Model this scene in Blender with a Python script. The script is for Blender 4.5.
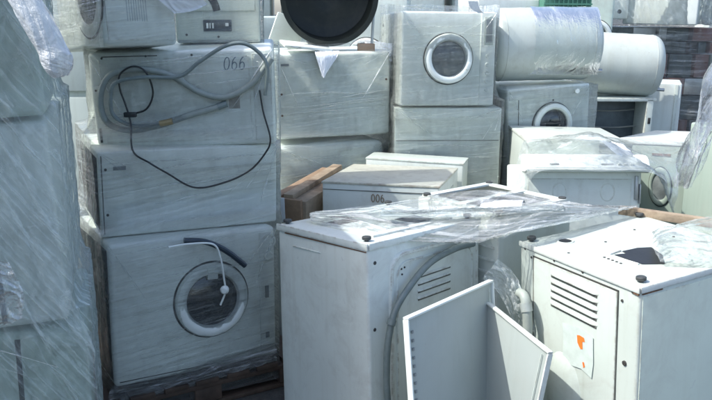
import bpy, bmesh, math, random
import numpy as np
from mathutils import Vector, Matrix, Euler, noise
random.seed(7)
PI = math.pi
D = bpy.data
SC = bpy.context.scene
for o in list(D.objects): D.objects.remove(o)

# ------------------------------------------------------------------ camera
PITCH, ROLL = math.radians(14), math.radians(0.5)
fw = Vector((0, math.cos(PITCH), -math.sin(PITCH)))
r0 = Vector((1, 0, 0)); u0 = r0.cross(fw)
rr = r0*math.cos(ROLL)+u0*math.sin(ROLL); uu = rr.cross(fw)
cd = D.cameras.new('camera'); cam = D.objects.new('camera', cd)
SC.collection.objects.link(cam); SC.camera = cam
cam.matrix_world = Matrix(((rr.x, uu.x, -fw.x, 0), (rr.y, uu.y, -fw.y, 0), (rr.z, uu.z, -fw.z, 1.8), (0, 0, 0, 1)))
cd.lens = 38.43; cd.sensor_width = 36; cd.clip_start = .05; cd.clip_end = 900

# ------------------------------------------------------------------ light
SUN = Vector((-1.0, -0.22, 0)).normalized()*math.cos(math.radians(51)) + Vector((0, 0, math.sin(math.radians(51))))
w = D.worlds.new('World'); SC.world = w; w.use_nodes = True
nt = w.node_tree; nt.nodes.clear()
sky = nt.nodes.new('ShaderNodeTexSky'); sky.sky_type = 'NISHITA'; sky.sun_disc = False
sky.sun_elevation = math.radians(51); sky.sun_rotation = math.atan2(SUN.x, SUN.y)
sky.air_density = .75; sky.dust_density = 2.0; sky.ozone_density = .2
bg = nt.nodes.new('ShaderNodeBackground'); bg.inputs['Strength'].default_value = .15
ow = nt.nodes.new('ShaderNodeOutputWorld')
nt.links.new(sky.outputs[0], bg.inputs[0]); nt.links.new(bg.outputs[0], ow.inputs[0])
sl = D.lights.new('sun', 'SUN'); sl.energy = 2.0; sl.angle = math.radians(.5); sl.color = (1, .99, .95)
so = D.objects.new('sun', sl); SC.collection.objects.link(so)
so.rotation_euler = (-SUN).to_track_quat('-Z', 'Y').to_euler(); so.location = SUN*20
SC.view_settings.view_transform = 'Standard'; SC.view_settings.look = 'None'
SC.view_settings.exposure = 1.38; SC.view_settings.gamma = 1
SC.cycles.transparent_max_bounces = 24
SC.cycles.max_bounces = 8

# ------------------------------------------------------------------ materials
MATS = {}
def ramp(nt, a, b, ca=(0, 0, 0, 1), cb=(1, 1, 1, 1)):
    r = nt.nodes.new('ShaderNodeValToRGB')
    r.color_ramp.elements[0].position = a; r.color_ramp.elements[1].position = b
    r.color_ramp.elements[0].color = ca; r.color_ramp.elements[1].color = cb
    return r
def noi(nt, vec, scale, detail=4, rough=.55, dist=0):
    n = nt.nodes.new('ShaderNodeTexNoise'); n.inputs['Scale'].default_value = scale
    n.inputs['Detail'].default_value = detail; n.inputs['Roughness'].default_value = rough
    n.inputs['Distortion'].default_value = dist
    if vec: nt.links.new(vec, n.inputs['Vector'])
    return n
def mapn(nt, src, scale=(1, 1, 1), rot=(0, 0, 0), loc=(0, 0, 0)):
    if any(rot) and tuple(scale) != (1, 1, 1):   # turn first, then stretch
        m0 = nt.nodes.new('ShaderNodeMapping'); m0.inputs['Rotation'].default_value = rot
        nt.links.new(src, m0.inputs['Vector']); src = m0.outputs[0]; rot = (0, 0, 0)
    m = nt.nodes.new('ShaderNodeMapping')
    m.inputs['Scale'].default_value = scale; m.inputs['Rotation'].default_value = rot; m.inputs['Location'].default_value = loc
    nt.links.new(src, m.inputs['Vector']); return m
def mixc(nt, fac, a, b):
    m = nt.nodes.new('ShaderNodeMix'); m.data_type = 'RGBA'
    for sock, v in ((m.inputs[0], fac), (m.inputs[6], a), (m.inputs[7], b)):
        if hasattr(v, 'is_output'): nt.links.new(v, sock)
        else: sock.default_value = v
    return m.outputs[2]
def mth(nt, op, a, b=0.0, clamp=False):
    m = nt.nodes.new('ShaderNodeMath'); m.operation = op; m.use_clamp = clamp
    for i, v in enumerate((a, b)):
        if hasattr(v, 'is_output'): nt.links.new(v, m.inputs[i])
        else: m.inputs[i].default_value = v
    return m.outputs[0]
def base(name):
    m = D.materials.new(name); m.use_nodes = True
    nt = m.node_tree; nt.nodes.clear()
    o = nt.nodes.new('ShaderNodeOutputMaterial'); p = nt.nodes.new('ShaderNodeBsdfPrincipled')
    nt.links.new(p.outputs[0], o.inputs[0])
    return m, nt, p, o
def plain(name, col, rough=.5, metal=0, var=.25, scale=9, bump=.1, spec=.5, dirt=None):
    if name in MATS: return MATS[name]
    m, nt, p, o = base(name)
    tc = nt.nodes.new('ShaderNodeTexCoord')
    n = noi(nt, tc.outputs['Object'], scale, 6, .65)
    a = tuple(c*(1-var) for c in col)+(1,); b = tuple(min(1, c*(1+var*.5)) for c in col)+(1,)
    r = ramp(nt, .3, .7, a, b); nt.links.new(n.outputs[0], r.inputs[0])
    c = r.outputs[0]
    if dirt:
        n2 = noi(nt, tc.outputs['Object'], 3.1, 8, .7); r2 = ramp(nt, .52, .72); nt.links.new(n2.outputs[0], r2.inputs[0])
        c = mixc(nt, r2.outputs[0], c, tuple(dirt)+(1,))
    nt.links.new(c, p.inputs['Base Color'])
    p.inputs['Roughness'].default_value = rough; p.inputs['Metallic'].default_value = metal
    p.inputs['Specular IOR Level'].default_value = spec
    if bump:
        bp = nt.nodes.new('ShaderNodeBump'); bp.inputs['Strength'].default_value = bump; bp.inputs['Distance'].default_value = .004
        n3 = noi(nt, tc.outputs['Object'], scale*6, 5); nt.links.new(n3.outputs[0], bp.inputs['Height'])
        nt.links.new(bp.outputs[0], p.inputs['Normal'])
    MATS[name] = m; return m
def enamel(name, col=(.70, .74, .72), dirt=.35, rust=.15, rough=.33, seed=0):
    """old appliance enamel: faint yellowing, dust smears, runs and small rust chips"""
    if name in MATS: return MATS[name]
    m, nt, p, o = base(name)
    tc = nt.nodes.new('ShaderNodeTexCoord'); ob = tc.outputs['Object']
    mp = mapn(nt, ob, loc=(seed*3.7, seed*1.3, seed*2.1)); v = mp.outputs[0]
    big = noi(nt, v, 2.2, 5, .6); rb = ramp(nt, .35, .7, tuple(c*.90 for c in col)+(1,), tuple(col)+(1,))
    nt.links.new(big.outputs[0], rb.inputs[0])
    runs = noi(nt, mapn(nt, v, (26, 26, 1.3)).outputs[0], 1, 6, .65)
    rr_ = ramp(nt, .50, .80); nt.links.new(runs.outputs[0], rr_.inputs[0])
    c = mixc(nt, mth(nt, 'MULTIPLY', rr_.outputs[0], dirt*.8), rb.outputs[0], (col[0]*.62, col[1]*.58, col[2]*.50, 1))
    sm = noi(nt, v, 6.3, 9, .72, .6); rs = ramp(nt, .50, .74); nt.links.new(sm.outputs[0], rs.inputs[0])
    c = mixc(nt, mth(nt, 'MULTIPLY', rs.outputs[0], dirt), c, (.34, .33, .29, 1))
    sc_ = noi(nt, mapn(nt, v, (60, 60, 3), rot=(.5, .3, .2)).outputs[0], 1, 2, .5); rc = ramp(nt, .70, .73)
    nt.links.new(sc_.outputs[0], rc.inputs[0])
    c = mixc(nt, mth(nt, 'MULTIPLY', rc.outputs[0], .25), c, (.40, .42, .42, 1))
    ru = noi(nt, v, 31, 6, .7); rr2 = ramp(nt, .70, .74); nt.links.new(ru.outputs[0], rr2.inputs[0])
    msk = noi(nt, v, 2.7, 2); rm = ramp(nt, .48, .62); nt.links.new(msk.outputs[0], rm.inputs[0])
    c = mixc(nt, mth(nt, 'MULTIPLY', mth(nt, 'MULTIPLY', rr2.outputs[0], rm.outputs[0]), min(1, rust*4)), c, (.17, .085, .04, 1))
    be = nt.nodes.new('ShaderNodeBevel'); be.samples = 4; be.inputs['Radius'].default_value = .012
    ge = nt.nodes.new('ShaderNodeNewGeometry'); dt = nt.nodes.new('ShaderNodeVectorMath'); dt.operation = 'DOT_PRODUCT'
    nt.links.new(be.outputs[0], dt.inputs[0]); nt.links.new(ge.outputs['Normal'], dt.inputs[1])
    ed = mth(nt, 'MULTIPLY', mth(nt, 'SUBTRACT', 1.0, dt.outputs['Value']), 14.0, True)
    en = noi(nt, v, 19, 7, .72); er = ramp(nt, .47, .58); nt.links.new(en.outputs[0], er.inputs[0])
    c = mixc(nt, mth(nt, 'MULTIPLY', mth(nt, 'MULTIPLY', ed, er.outputs[0]), min(.85, .35+rust)), c, (.20, .13, .085, 1))
    nt.links.new(c, p.inputs['Base Color'])
    rg = mth(nt, 'ADD', mth(nt, 'MULTIPLY', sm.outputs[0], .35), rough-.12); nt.links.new(rg, p.inputs['Roughness'])
    bp = nt.nodes.new('ShaderNodeBump'); bp.inputs['Strength'].default_value = .12; bp.inputs['Distance'].default_value = .004
    nt.links.new(mth(nt, 'ADD', sm.outputs[0], mth(nt, 'MULTIPLY', rr2.outputs[0], -.6)), bp.inputs['Height'])
    nt.links.new(bp.outputs[0], p.inputs['Normal'])
    MATS[name] = m; return m
def film_mat(name, b=.05, a1=.30, a2=.22, ang=.35, fine=70, tint=(.86, .90, .88), rough=.16, bump=.6, top=.72, stretch=2.0):
    """stretch film: clear where flat, milky along the stretched folds; UVs are in metres"""
    if name in MATS: return MATS[name]
    m, nt, p, o = base(name)
    tc = nt.nodes.new('ShaderNodeTexCoord'); uv = tc.outputs['UV']
    A = noi(nt, mapn(nt, uv, (stretch, fine, 1), rot=(0, 0, ang)).outputs[0], 1, 6, .62, .25)
    B = noi(nt, mapn(nt, uv, (stretch*1.5, fine*.45, 1), rot=(0, 0, -ang*1.8-.25)).outputs[0], 1, 5, .6, .5)
    Cc = noi(nt, uv, 9, 6, .7, 1.5)
    G = noi(nt, uv, 1.7, 3, .6)
    ra = ramp(nt, .50, .80); nt.links.new(A.outputs[0], ra.inputs[0])
    rb = ramp(nt, .52, .78); nt.links.new(B.outputs[0], rb.inputs[0])
    rc = ramp(nt, .56, .70); nt.links.new(Cc.outputs[0], rc.inputs[0])
    rg = ramp(nt, .35, .65); nt.links.new(G.outputs[0], rg.inputs[0])
    f = mth(nt, 'MULTIPLY', ra.outputs[0], a1)
    f = mth(nt, 'ADD', f, mth(nt, 'MULTIPLY', rb.outputs[0], a2))
    f = mth(nt, 'ADD', f, mth(nt, 'MULTIPLY', rc.outputs[0], a2*.5))
    f = mth(nt, 'MULTIPLY', f, mth(nt, 'ADD', mth(nt, 'MULTIPLY', rg.outputs[0], 1.0), .45))
    f = mth(nt, 'ADD', f, b)
    f = mth(nt, 'MINIMUM', f, top)
    lw = nt.nodes.new('ShaderNodeLayerWeight'); lw.inputs[0].default_value = .35
    f = mth(nt, 'ADD', f, mth(nt, 'MULTIPLY', lw.outputs['Facing'], .14), True)
    h = mth(nt, 'ADD', mth(nt, 'ADD', A.outputs[0], B.outputs[0]), mth(nt, 'MULTIPLY', Cc.outputs[0], .8))
    bp = nt.nodes.new('ShaderNodeBump'); bp.inputs['Strength'].default_value = bump; bp.inputs['Distance'].default_value = .012
    nt.links.new(h, bp.inputs['Height'])
    p.inputs['Base Color'].default_value = tuple(tint)+(1,)
    p.inputs['Roughness'].default_value = rough; p.inputs['Specular IOR Level'].default_value = .9
    nt.links.new(bp.outputs[0], p.inputs['Normal'])
    tr = nt.nodes.new('ShaderNodeBsdfTransparent'); tr.inputs[0].default_value = (.97, .99, .985, 1)
    gl = nt.nodes.new('ShaderNodeBsdfGlossy'); gl.inputs['Roughness'].default_value = rough*.7; nt.links.new(bp.outputs[0], gl.inputs['Normal'])
    fr = nt.nodes.new('ShaderNodeFresnel'); fr.inputs[0].default_value = 1.45; nt.links.new(bp.outputs[0], fr.inputs['Normal'])
    m1 = nt.nodes.new('ShaderNodeMixShader'); nt.links.new(fr.outputs[0], m1.inputs[0]); nt.links.new(tr.outputs[0], m1.inputs[1]); nt.links.new(gl.outputs[0], m1.inputs[2])
    mx = nt.nodes.new('ShaderNodeMixShader'); nt.links.new(f, mx.inputs[0]); nt.links.new(m1.outputs[0], mx.inputs[1]); nt.links.new(p.outputs[0], mx.inputs[2])
    nt.links.new(mx.outputs[0], o.inputs[0])
    MATS[name] = m; return m

W1 = enamel('enamel_white', (.64, .685, .64), .38, .14, seed=1)
W2 = enamel('enamel_cool', (.845, .895, .835), .32, .12, seed=2)
W3 = enamel('enamel_cream', (.54, .60, .545), .42, .22, seed=3)
W4 = enamel('enamel_rusty', (.60, .65, .58), .55, .50, seed=4)
W5 = enamel('enamel_grey', (.56, .63, .58), .40, .15, seed=5)
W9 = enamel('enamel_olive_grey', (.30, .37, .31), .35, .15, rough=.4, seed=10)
W7 = enamel('enamel_bright', (.80, .855, .795), .34, .12, seed=7)
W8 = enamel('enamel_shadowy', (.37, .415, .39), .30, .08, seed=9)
W6 = enamel('enamel_green_white', (.60, .70, .61), .35, .10, seed=6)
PLW = plain('white_plastic', (.70, .745, .70), .52, var=.08, bump=.03)
GREY = plain('grey_hose_rubber', (.24, .28, .26), .5, var=.15, bump=.05, scale=30)
HOSE2 = plain('dark_grey_hose_rubber', (.15, .19, .185), .45, var=.2, bump=.05, scale=30)
BLUE = plain('blue_black_hose', (.03, .045, .06), .35, var=.2)
BLACK = plain('black_rubber', (.016, .017, .018), .45, var=.3)
CORD = plain('black_cord', (.012, .016, .018), .4, var=.2)
DARK = plain('dark_inside', (.02, .022, .022), .7, var=.5)
SLITG = plain('dusty_slit', (.11, .115, .10), .85, var=.5, scale=40)
SLOT = plain('dark_slot', (.05, .05, .045), .8, var=.5)
TUBB = plain('black_tub_plastic', (.016, .023, .018), .58, var=.4, scale=3, dirt=(.05, .048, .035))
GLASS = plain('door_glass', (.012, .02, .024), .08, var=.6, scale=5, bump=.25, spec=.8)
GLASSF = plain('clouded_door_glass', (.20, .225, .22), .22, var=.5, scale=7, bump=.3, spec=.8)
WOOD = plain('bare_wood', (.33, .26, .18), .75, var=.35, scale=14, bump=.4, dirt=(.12, .07, .04))
WOODD = plain('dark_wet_wood', (.075, .05, .035), .7, var=.4, scale=14, bump=.4)
ORW = plain('orange_wood', (.28, .19, .12), .7, var=.25, scale=14, bump=.3)
METAL = plain('dull_metal', (.42, .43, .42), .38, .7, var=.25)
RUST = plain('rust_brown', (.16, .085, .045), .85, var=.5, scale=40, bump=.5)
RED = plain('rusty_red_casing', (.23, .10, .075), .65, var=.4, scale=6, dirt=(.08, .06, .05))
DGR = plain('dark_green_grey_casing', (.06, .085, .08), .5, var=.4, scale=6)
PAPER = plain('white_paper', (.68, .72, .76), .7, var=.05, bump=.05)
FOOTM = plain('worn_grey_rubber', (.055, .06, .058), .6, var=.5, scale=30)
ORANGE = plain('orange_sticker', (.82, .20, .03), .6, var=.2)
STICK = plain('pale_sticker', (.80, .83, .81), .4, var=.22, scale=25, bump=0)
LABEL = plain('grey_badge', (.22, .25, .26), .4, var=.3)
INK = plain('brown_marker_ink', (.22, .17, .11), .7, var=.3)
INKB = plain('faded_blue_marker_ink', (.16, .22, .27), .7, var=.3)
GREEN = plain('green_crate_plastic', (.07, .20, .14), .45, var=.2)
TAPE = plain('white_tape', (.70, .74, .76), .4, var=.1)
TANK = enamel('tank_enamel', (.48, .525, .48), .5, .25, rough=.36, seed=8)
GROUND = plain('asphalt', (.055, .055, .052), .9, var=.5, scale=14, bump=.8, dirt=(.10, .09, .075))
F_CLEAR = film_mat('film_tight', .02, .17, .12, -.10, 85, tint=(.88, .93, .87), stretch=1.6, bump=1.0, rough=.10)
F_SIDE = film_mat('film_pillar', .12, .50, .42, .95, 60, tint=(.78, .87, .84), rough=.12, bump=1.0, top=.90, stretch=1.2)
F_LOOSE = film_mat('film_loose', .05, .60, .40, .05, 75, tint=(.90, .93, .92), rough=.05, bump=1.2, top=.85, stretch=2.0)
F_CRUMP = film_mat('film_crumpled', .05, .28, .26, .7, 24, tint=(.85, .91, .88), rough=.07, bump=1.0, top=.7, stretch=5)
F_BACK = film_mat('film_back', .05, .45, .10, .03, 30, rough=.10, bump=1.3)
F_CLOUD = film_mat('film_clouded', .16, .5, .35, .2, 34, tint=(.85, .91, .88), rough=.12, bump=1.0, top=.9, stretch=3)

# ------------------------------------------------------------------ mesh helpers
def link(name, bm, mat, parent=None, smooth=True, M=None):
    if M is not None: bm.transform(M)
    me = D.meshes.new(name); bm.normal_update(); bm.to_mesh(me); bm.free()
    for mm in (mat if isinstance(mat, (list, tuple)) else [mat]): me.materials.append(mm)
    if smooth:
        me.polygons.foreach_set('use_smooth', [True]*len(me.polygons))
        try: me.set_sharp_from_angle(angle=math.radians(35))
        except Exception: pass
    o = D.objects.new(name, me); SC.collection.objects.link(o)
    if parent is not None: o.parent = parent
    return o
def tag(o, label, cat, group=None, kind=None):
    o['label'] = label; o['category'] = cat
    if group: o['group'] = group
    if kind: o['kind'] = kind
    return o
def thing(name, label, cat, loc=(0, 0, 0), rot=(0, 0, 0), group=None):
    o = D.objects.new(name, None); SC.collection.objects.link(o)
    o.location = loc; o.rotation_euler = Euler(rot, 'XYZ'); o.empty_display_size = .1
    return tag(o, label, cat, group)
def bx(bm, c, s, rz=0, bev=0, R=None):
    r = bmesh.ops.create_cube(bm, size=1)
    M = Matrix.Translation(c) @ (R if R is not None else Matrix.Rotation(rz, 4, 'Z')) @ Matrix.Diagonal((s[0], s[1], s[2], 1))
    bmesh.ops.transform(bm, matrix=M, verts=r['verts'])
    if bev:
        es = set(e for v in r['verts'] for e in v.link_edges)
        bmesh.ops.bevel(bm, geom=list(es), offset=bev, segments=2, affect='EDGES', profile=.6)
    return bm
def nbm(): return bmesh.new()
def lathe(bm, prof, n=48, M=None, sx=1, sy=1):
    """profile of (radius, height) swept about local z"""
    rings = []
    for r, z in prof:
        if r < 1e-6: rings.append([bm.verts.new((0, 0, z))])
        else: rings.append([bm.verts.new((r*sx*math.cos(2*PI*i/n), r*sy*math.sin(2*PI*i/n), z)) for i in range(n)])
    vs = [v for g in rings for v in g]
    for a, b in zip(rings, rings[1:]):
        for i in range(n):
            j = (i+1) % n
            if len(a) == 1 and len(b) == 1: continue
            if len(a) == 1: bm.faces.new((a[0], b[i], b[j]))
            elif len(b) == 1: bm.faces.new((a[i], b[0], a[j]))
            else: bm.faces.new((a[i], b[i], b[j], a[j]))
    if M is not None: bmesh.ops.transform(bm, matrix=M, verts=vs)
    bmesh.ops.recalc_face_normals(bm, faces=bm.faces[:])
    return bm
def catmull(pts, n=10):
    P = [Vector(p) for p in pts]; P = [P[0]*2-P[1]]+P+[P[-1]*2-P[-2]]; out = []
    for i in range(1, len(P)-2):
        for k in range(n):
            t = k/n
            out.append(.5*((2*P[i])+(P[i+1]-P[i-1])*t+(2*P[i-1]-5*P[i]+4*P[i+1]-P[i+2])*t*t+(3*P[i]-P[i-1]-3*P[i+1]+P[i+2])*t**3))
    out.append(P[-2]); return out
def tube(bm, pts, r, n=10, sm=8, taper=None, rib=0, flat=1):
    P = catmull(pts, sm) if sm else [Vector(p) for p in pts]
    t = (P[1]-P[0]).normalized(); a = t.orthogonal().normalized(); rings = []
    for i, p in enumerate(P):
        t2 = (P[min(i+1, len(P)-1)]-P[max(i-1, 0)]).normalized()
        a = (a - t2*a.dot(t2)).normalized(); b = t2.cross(a)
        rad = r*(taper(i/(len(P)-1)) if taper else 1)*(1+rib*(i % 2))
        rings.append([bm.verts.new(p+(a*math.cos(2*PI*k/n)+b*flat*math.sin(2*PI*k/n))*rad) for k in range(n)])
    for A, B in zip(rings, rings[1:]):
        for k in range(n):
            bm.faces.new((A[k], A[(k+1) % n], B[(k+1) % n], B[k]))
    bm.faces.new(rings[0][::-1]); bm.faces.new(rings[-1])
    return bm
def face(w, d, h, side):
    """matrix taking (u, v, n) on one face of a w*d*h body (origin bottom centre) to local xyz"""
    o, U, V, N = {'F': ((-w/2, -d/2, 0), (1, 0, 0), (0, 0, 1), (0, -1, 0)),
                  'R': ((w/2, -d/2, 0), (0, 1, 0), (0, 0, 1), (1, 0, 0)),
                  'L': ((-w/2, d/2, 0), (0, -1, 0), (0, 0, 1), (-1, 0, 0)),
                  'B': ((w/2, d/2, 0), (-1, 0, 0), (0, 0, 1), (0, 1, 0)),
                  'T': ((-w/2, -d/2, h), (1, 0, 0), (0, 1, 0), (0, 0, 1))}[side]
    return Matrix(((U[0], V[0], N[0], o[0]), (U[1], V[1], N[1], o[1]), (U[2], V[2], N[2], o[2]), (0, 0, 0, 1)))
def cabinet(w, d, h, bev=.012, dent=.0011, cuts=7, seed=0, skip_top=False, hole=None):
    bm = nbm(); bmesh.ops.create_cube(bm, size=1)
    bmesh.ops.subdivide_edges(bm, edges=bm.edges[:], cuts=cuts, use_grid_fill=True)
    for v in bm.verts:
        c = [abs(abs(q)-.5) < 1e-5 for q in v.co]
        p = Vector((v.co.x*w, v.co.y*d, (v.co.z+.5)*h))
        if sum(c) == 1:
            ax = c.index(True); s = 1 if v.co[ax] > 0 else -1
            k = noise.noise(p*3.1+Vector((seed*5.3, seed, ax*7)))
            p[ax] += s*dent*2*k
        v.co = p
    for v in bm.verts:
        q = v.co*2.3+Vector((seed*2.7, seed*1.9, 4)); v.co += Vector((noise.noise(q), noise.noise(q+Vector((9, 0, 0))), noise.noise(q+Vector((0, 9, 0)))*.8))*.0028
    bmesh.ops.bevel(bm, geom=[e for e in bm.edges if e.calc_face_angle(0) > 1.0], offset=bev, segments=3, affect='EDGES', profile=.5)
    return bm

BOX = {'S1': [-0.893, 3.518, 0.158, -0.055, 0.03, 0.543, 0.774, 0.699, 0.644], 'S2': [-0.874, 3.616, 0.815, -0.017, 0.022, 0.453, 0.808, 0.6, 0.377], 'S3': [-0.8, 3.736, 1.197, 0.035, -0.031, 0.098, 0.807, 0.599, 0.434], 'T1': [-1.08, 3.502, 1.623, -0.013, -0.106, -0.821, 0.474, 0.337, 0.6], 'T3': [-0.69, 3.92, 1.64, -0.006, -0.01, 0.12, 0.40, 0.36, 0.6], 'M3': [-0.224, 5.048, 1.024, 0.003, -0.017, 0.295, 0.737, 0.6, 0.528], 'M2': [-0.28, 5.011, 0.482, -0.003, -0.0, 0.414, 0.75, 0.6, 0.5], 'C3': [0.513, 5.051, 1.212, -0.044, 0.007, 0.176, 0.601, 0.578, 0.574], 'C2': [0.563, 5.081, 0.598, -0.009, -0.002, 0.057, 0.68, 0.6, 0.608], 'P6': [0.225, 4.171, 0.033, -0.031, -0.028, -0.285, 0.637, 0.619, 0.864], 'P7': [0.375, 4.612, 0.03, 0.0, 0.0, -0.285, 0.60, 0.20, 0.885], 'R1': [1.222, 5.274, 0.466, -0.005, -0.051, 0.3, 0.605, 0.55, 0.862], 'A': [0.122, 2.983, 0.004, -0.028, -0.066, -0.817, 0.537, 0.653, 0.95], 'B': [0.64, 3.36, 0.1, 0.0, -0.02, -0.908, 0.5, 0.48, 0.87], 'D': [1.129, 2.741, 0.004, 0.061, -0.02, -1.113, 0.614, 0.635, 0.948], 'K': [1.155, 3.90, 0.135, -0.13, -0.01, -0.03, 0.59, 0.52, 0.86], 'Q': [1.275, 4.60, 0.2, 0.005, 0.02, 0.0, 0.6, 0.55, 0.86], 'Q2': [2.128, 4.884, 0.197, 0.005, -0.09, -0.836, 0.545, 0.59, 0.805]}
HULLS = {}; APPS = {}
class App:
    """one appliance: an Empty at its base, a dented sheet-metal cabinet, and parts placed on its faces"""
    def __init__(s, name, label, cat, box, mat, bev=.012, group=None, seed=0, cab='cabinet', body=True):
        if isinstance(box, str): key, box = box, BOX[box]
        else: key = name+str(seed)
        s.w, s.d, s.h = box[6:]
        s.t = thing(name, label, cat, box[:3], box[3:6], group)
        s.M = Matrix.Translation(box[:3]) @ Euler(box[3:6], 'XYZ').to_matrix().to_4x4()
        HULLS[key] = [s.M @ Vector((sx*s.w/2, sy*s.d/2, sz*s.h)) for sx in (-1, 1) for sy in (-1, 1) for sz in (0, 1)]
        if body: s.body = link(cab, cabinet(s.w, s.d, s.h, bev, seed=seed), mat, s.t)
        s.mat = mat; APPS[key] = s
    def F(s, side): return face(s.w, s.d, s.h, side)
    def add(s, name, bm, mat, side=None, parent=None, label=None):
        o = link(name, bm, mat, parent or s.t, M=s.F(side) if side else None)
        if label: o['label'] = label
        return o
    def plate(s, name, side, u0, v0, u1, v1, t, mat, bev=.003, **k):
        t = max(t, .0032)
        return s.add(name, bx(nbm(), ((u0+u1)/2, (v0+v1)/2, t/2-.001), (abs(u1-u0), abs(v1-v0), t+.002), bev=bev), mat, side, **k)
    def frame(s, name, side, u0, v0, u1, v1, wd, t, mat, r=.03):
        """raised rounded-rectangle rib"""
        pts = []
        for cx, cy, a0 in ((u1-r, v1-r, 0), (u0+r, v1-r, 90), (u0+r, v0+r, 180), (u1-r, v0+r, 270)):
            for k in range(5):
                a = math.radians(a0+k*22.5); pts.append((cx+r*math.cos(a), cy+r*math.sin(a), .0005))
        bm = nbm(); n = len(pts); prof = ((-wd/2, -.002), (-wd/4, t), (wd/4, t), (wd/2, -.002)); rows = []
        cx, cy = (u0+u1)/2, (v0+v1)/2
        for i, p in enumerate(pts):
            a, b = Vector(pts[i-1]), Vector(pts[(i+1) % n]); tg = (b-a).normalized(); nm = Vector((tg.y, -tg.x, 0))
            rows.append([bm.verts.new(Vector(p)+nm*q[0]+Vector((0, 0, q[1]))) for q in prof])
        for i in range(n):
            A, B = rows[i], rows[(i+1) % n]
            for k in range(3): bm.faces.new((A[k], A[k+1], B[k+1], B[k]))
        bmesh.ops.recalc_face_normals(bm, faces=bm.faces[:])
        return s.add(name, bm, mat, side)
    def disc(s, name, side, u, v, r, t, mat, z0=0, n=20, **k):
        bm = lathe(nbm(), [(0, z0-.001), (r, z0-.001), (r, z0+t*.7), (r*.85, z0+t), (0, z0+t)], n, Matrix.Translation((u, v, 0)))
        return s.add(name, bm, mat, side, **k)
    def screws(s, side, pts, r=.006, mat=None):
        for u, v in pts: s.disc('screw', side, u, v, r, .003, mat or SLOT, n=10)
    def holes(s, side, pts, r=.004, mat=None):
        for u, v in pts: s.add('punched_hole', lathe(nbm(), [(0, .0026), (r, .0026), (r, -.0005)], 8, Matrix.Translation((u, v, 0))), mat or SLOT, side)
    def foot(s, u, v, r=.0175, t=.019, side='T', lab=None):
        bm = lathe(nbm(), [(0, -.002), (.008, -.002), (.008, t*.35), (r*.9, t*.36), (r, t*.45), (r, t*.9), (r*.85, t), (0, t)], 20, Matrix.Translation((u, v, 0)))
        return s.add('foot', bm, FOOTM, side)
    def door(s, side, u, v, R, glass=None, ring=None, sx=1, handle=None, proud=.03):
        M = Matrix.Translation((u, v, 0))
        bm = lathe(nbm(), [(R*1.035, -.002), (R*1.035, .003), (R*.98, .003), (R*.98, -.002)], 56, M, sx)
        s.add('door_seam', bm, SLOT, side)
        bm = lathe(nbm(), [(R*.985, 0), (R*.99, proud*.45), (R*.96, proud*.85), (R*.90, proud*1.05), (R*.80, proud*1.1), (R*.73, proud*.9), (R*.69, proud*.45), (R*.685, proud*.2)], 56, M, sx)
        d = s.add('door', bm, ring or PLW, side)
        bm = lathe(nbm(), [(R*.69, proud*.35), (R*.66, proud*.2), (R*.5, proud*.5), (R*.3, proud*.72), (0, proud*.8)], 56, M, sx)
        s.add('door_glass', bm, glass or GLASS, side, parent=d)
        if handle is not None:
            a = math.radians(handle); hx, hy = u+R*.83*math.cos(a)*sx, v+R*.83*math.sin(a)
            s.add('door_handle', bx(nbm(), (hx, hy, proud*1.15), (R*.30, R*.14, .012), a-PI/2, .004), PLW, side, parent=d)
        return d
    def louvers(s, side, u0, v1, L, n, pitch, hgt=.012, slope=0, mat=None, part='louver', lift=0):
        for i in range(n):
            v = v1-i*pitch
            R = Matrix.Translation((u0+L/2, v, lift)) @ Matrix.Rotation(slope, 4, 'Z')
            # dark slit
            lo = s.add(part, louver_bm(L, hgt, R), mat or s.mat, side)
            bm = nbm(); bx(bm, (0, -hgt*.10, .0002), (L*.96, hgt*.66, .0060), bev=.001); bm.transform(R)
            s.add('slit', bm, SLITG, side, parent=lo)
    def strokes(s, name, side, u, v, hgt, txt, mat, slant=0, wd=.0035, gap=.75):
        bm = nbm(); x = u
        for ch in txt:
            for st in GLYPH.get(ch, []):
                pts = [(x+(px+slant*py)*hgt*.5, v+py*hgt, .0045) for px, py in st]
                ribbon(bm, pts, wd)
            x += hgt*gap
        return s.add(name, bm, mat, side)
def louver_bm(L, t, R):
    bm = nbm(); n = 14; rows = []
    for i in range(n+1):
        x = -L/2+L*i/n; e = min(1, (L/2-abs(x))/(t*1.2)); e = max(e, .02)**.5
        rows.append([bm.verts.new((x, a*t, b*t*e)) for a, b in ((1.15, -.05), (.80, .40), (.45, .60), (.24, .58), (.24, .05))])
    for A, B in zip(rows, rows[1:]):
        for k in range(4): bm.faces.new((A[k], A[k+1], B[k+1], B[k]))
    bmesh.ops.recalc_face_normals(bm, faces=bm.faces[:]); bm.transform(R); return bm
def ribbon(bm, pts, wd):
    P = [Vector(p) for p in pts]; L = []
    for i, p in enumerate(P):
        t = (P[min(i+1, len(P)-1)]-P[max(i-1, 0)]).normalized(); n = Vector((-t.y, t.x, 0))*wd/2
        L.append((bm.verts.new(p+n), bm.verts.new(p-n)))
    for a, b in zip(L, L[1:]): bm.faces.new((a[0], b[0], b[1], a[1]))
def arcp(cx, cy, rx, ry, a0, a1, n=12): return [(cx+rx*math.cos(math.radians(a0+(a1-a0)*i/n)), cy+ry*math.sin(math.radians(a0+(a1-a0)*i/n))) for i in range(n+1)]
GLYPH = {'0': [arcp(.5, .5, .42, .5, 0, 360, 18)], '6': [arcp(.5, .3, .38, .3, 0, 360, 14), arcp(.75, .4, .63, .6, 180, 100, 8)],
         'U': [[(.1, 1), (.1, .35)]+arcp(.5, .35, .4, .35, 180, 360, 8)+[(.9, 1)]]}

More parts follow.
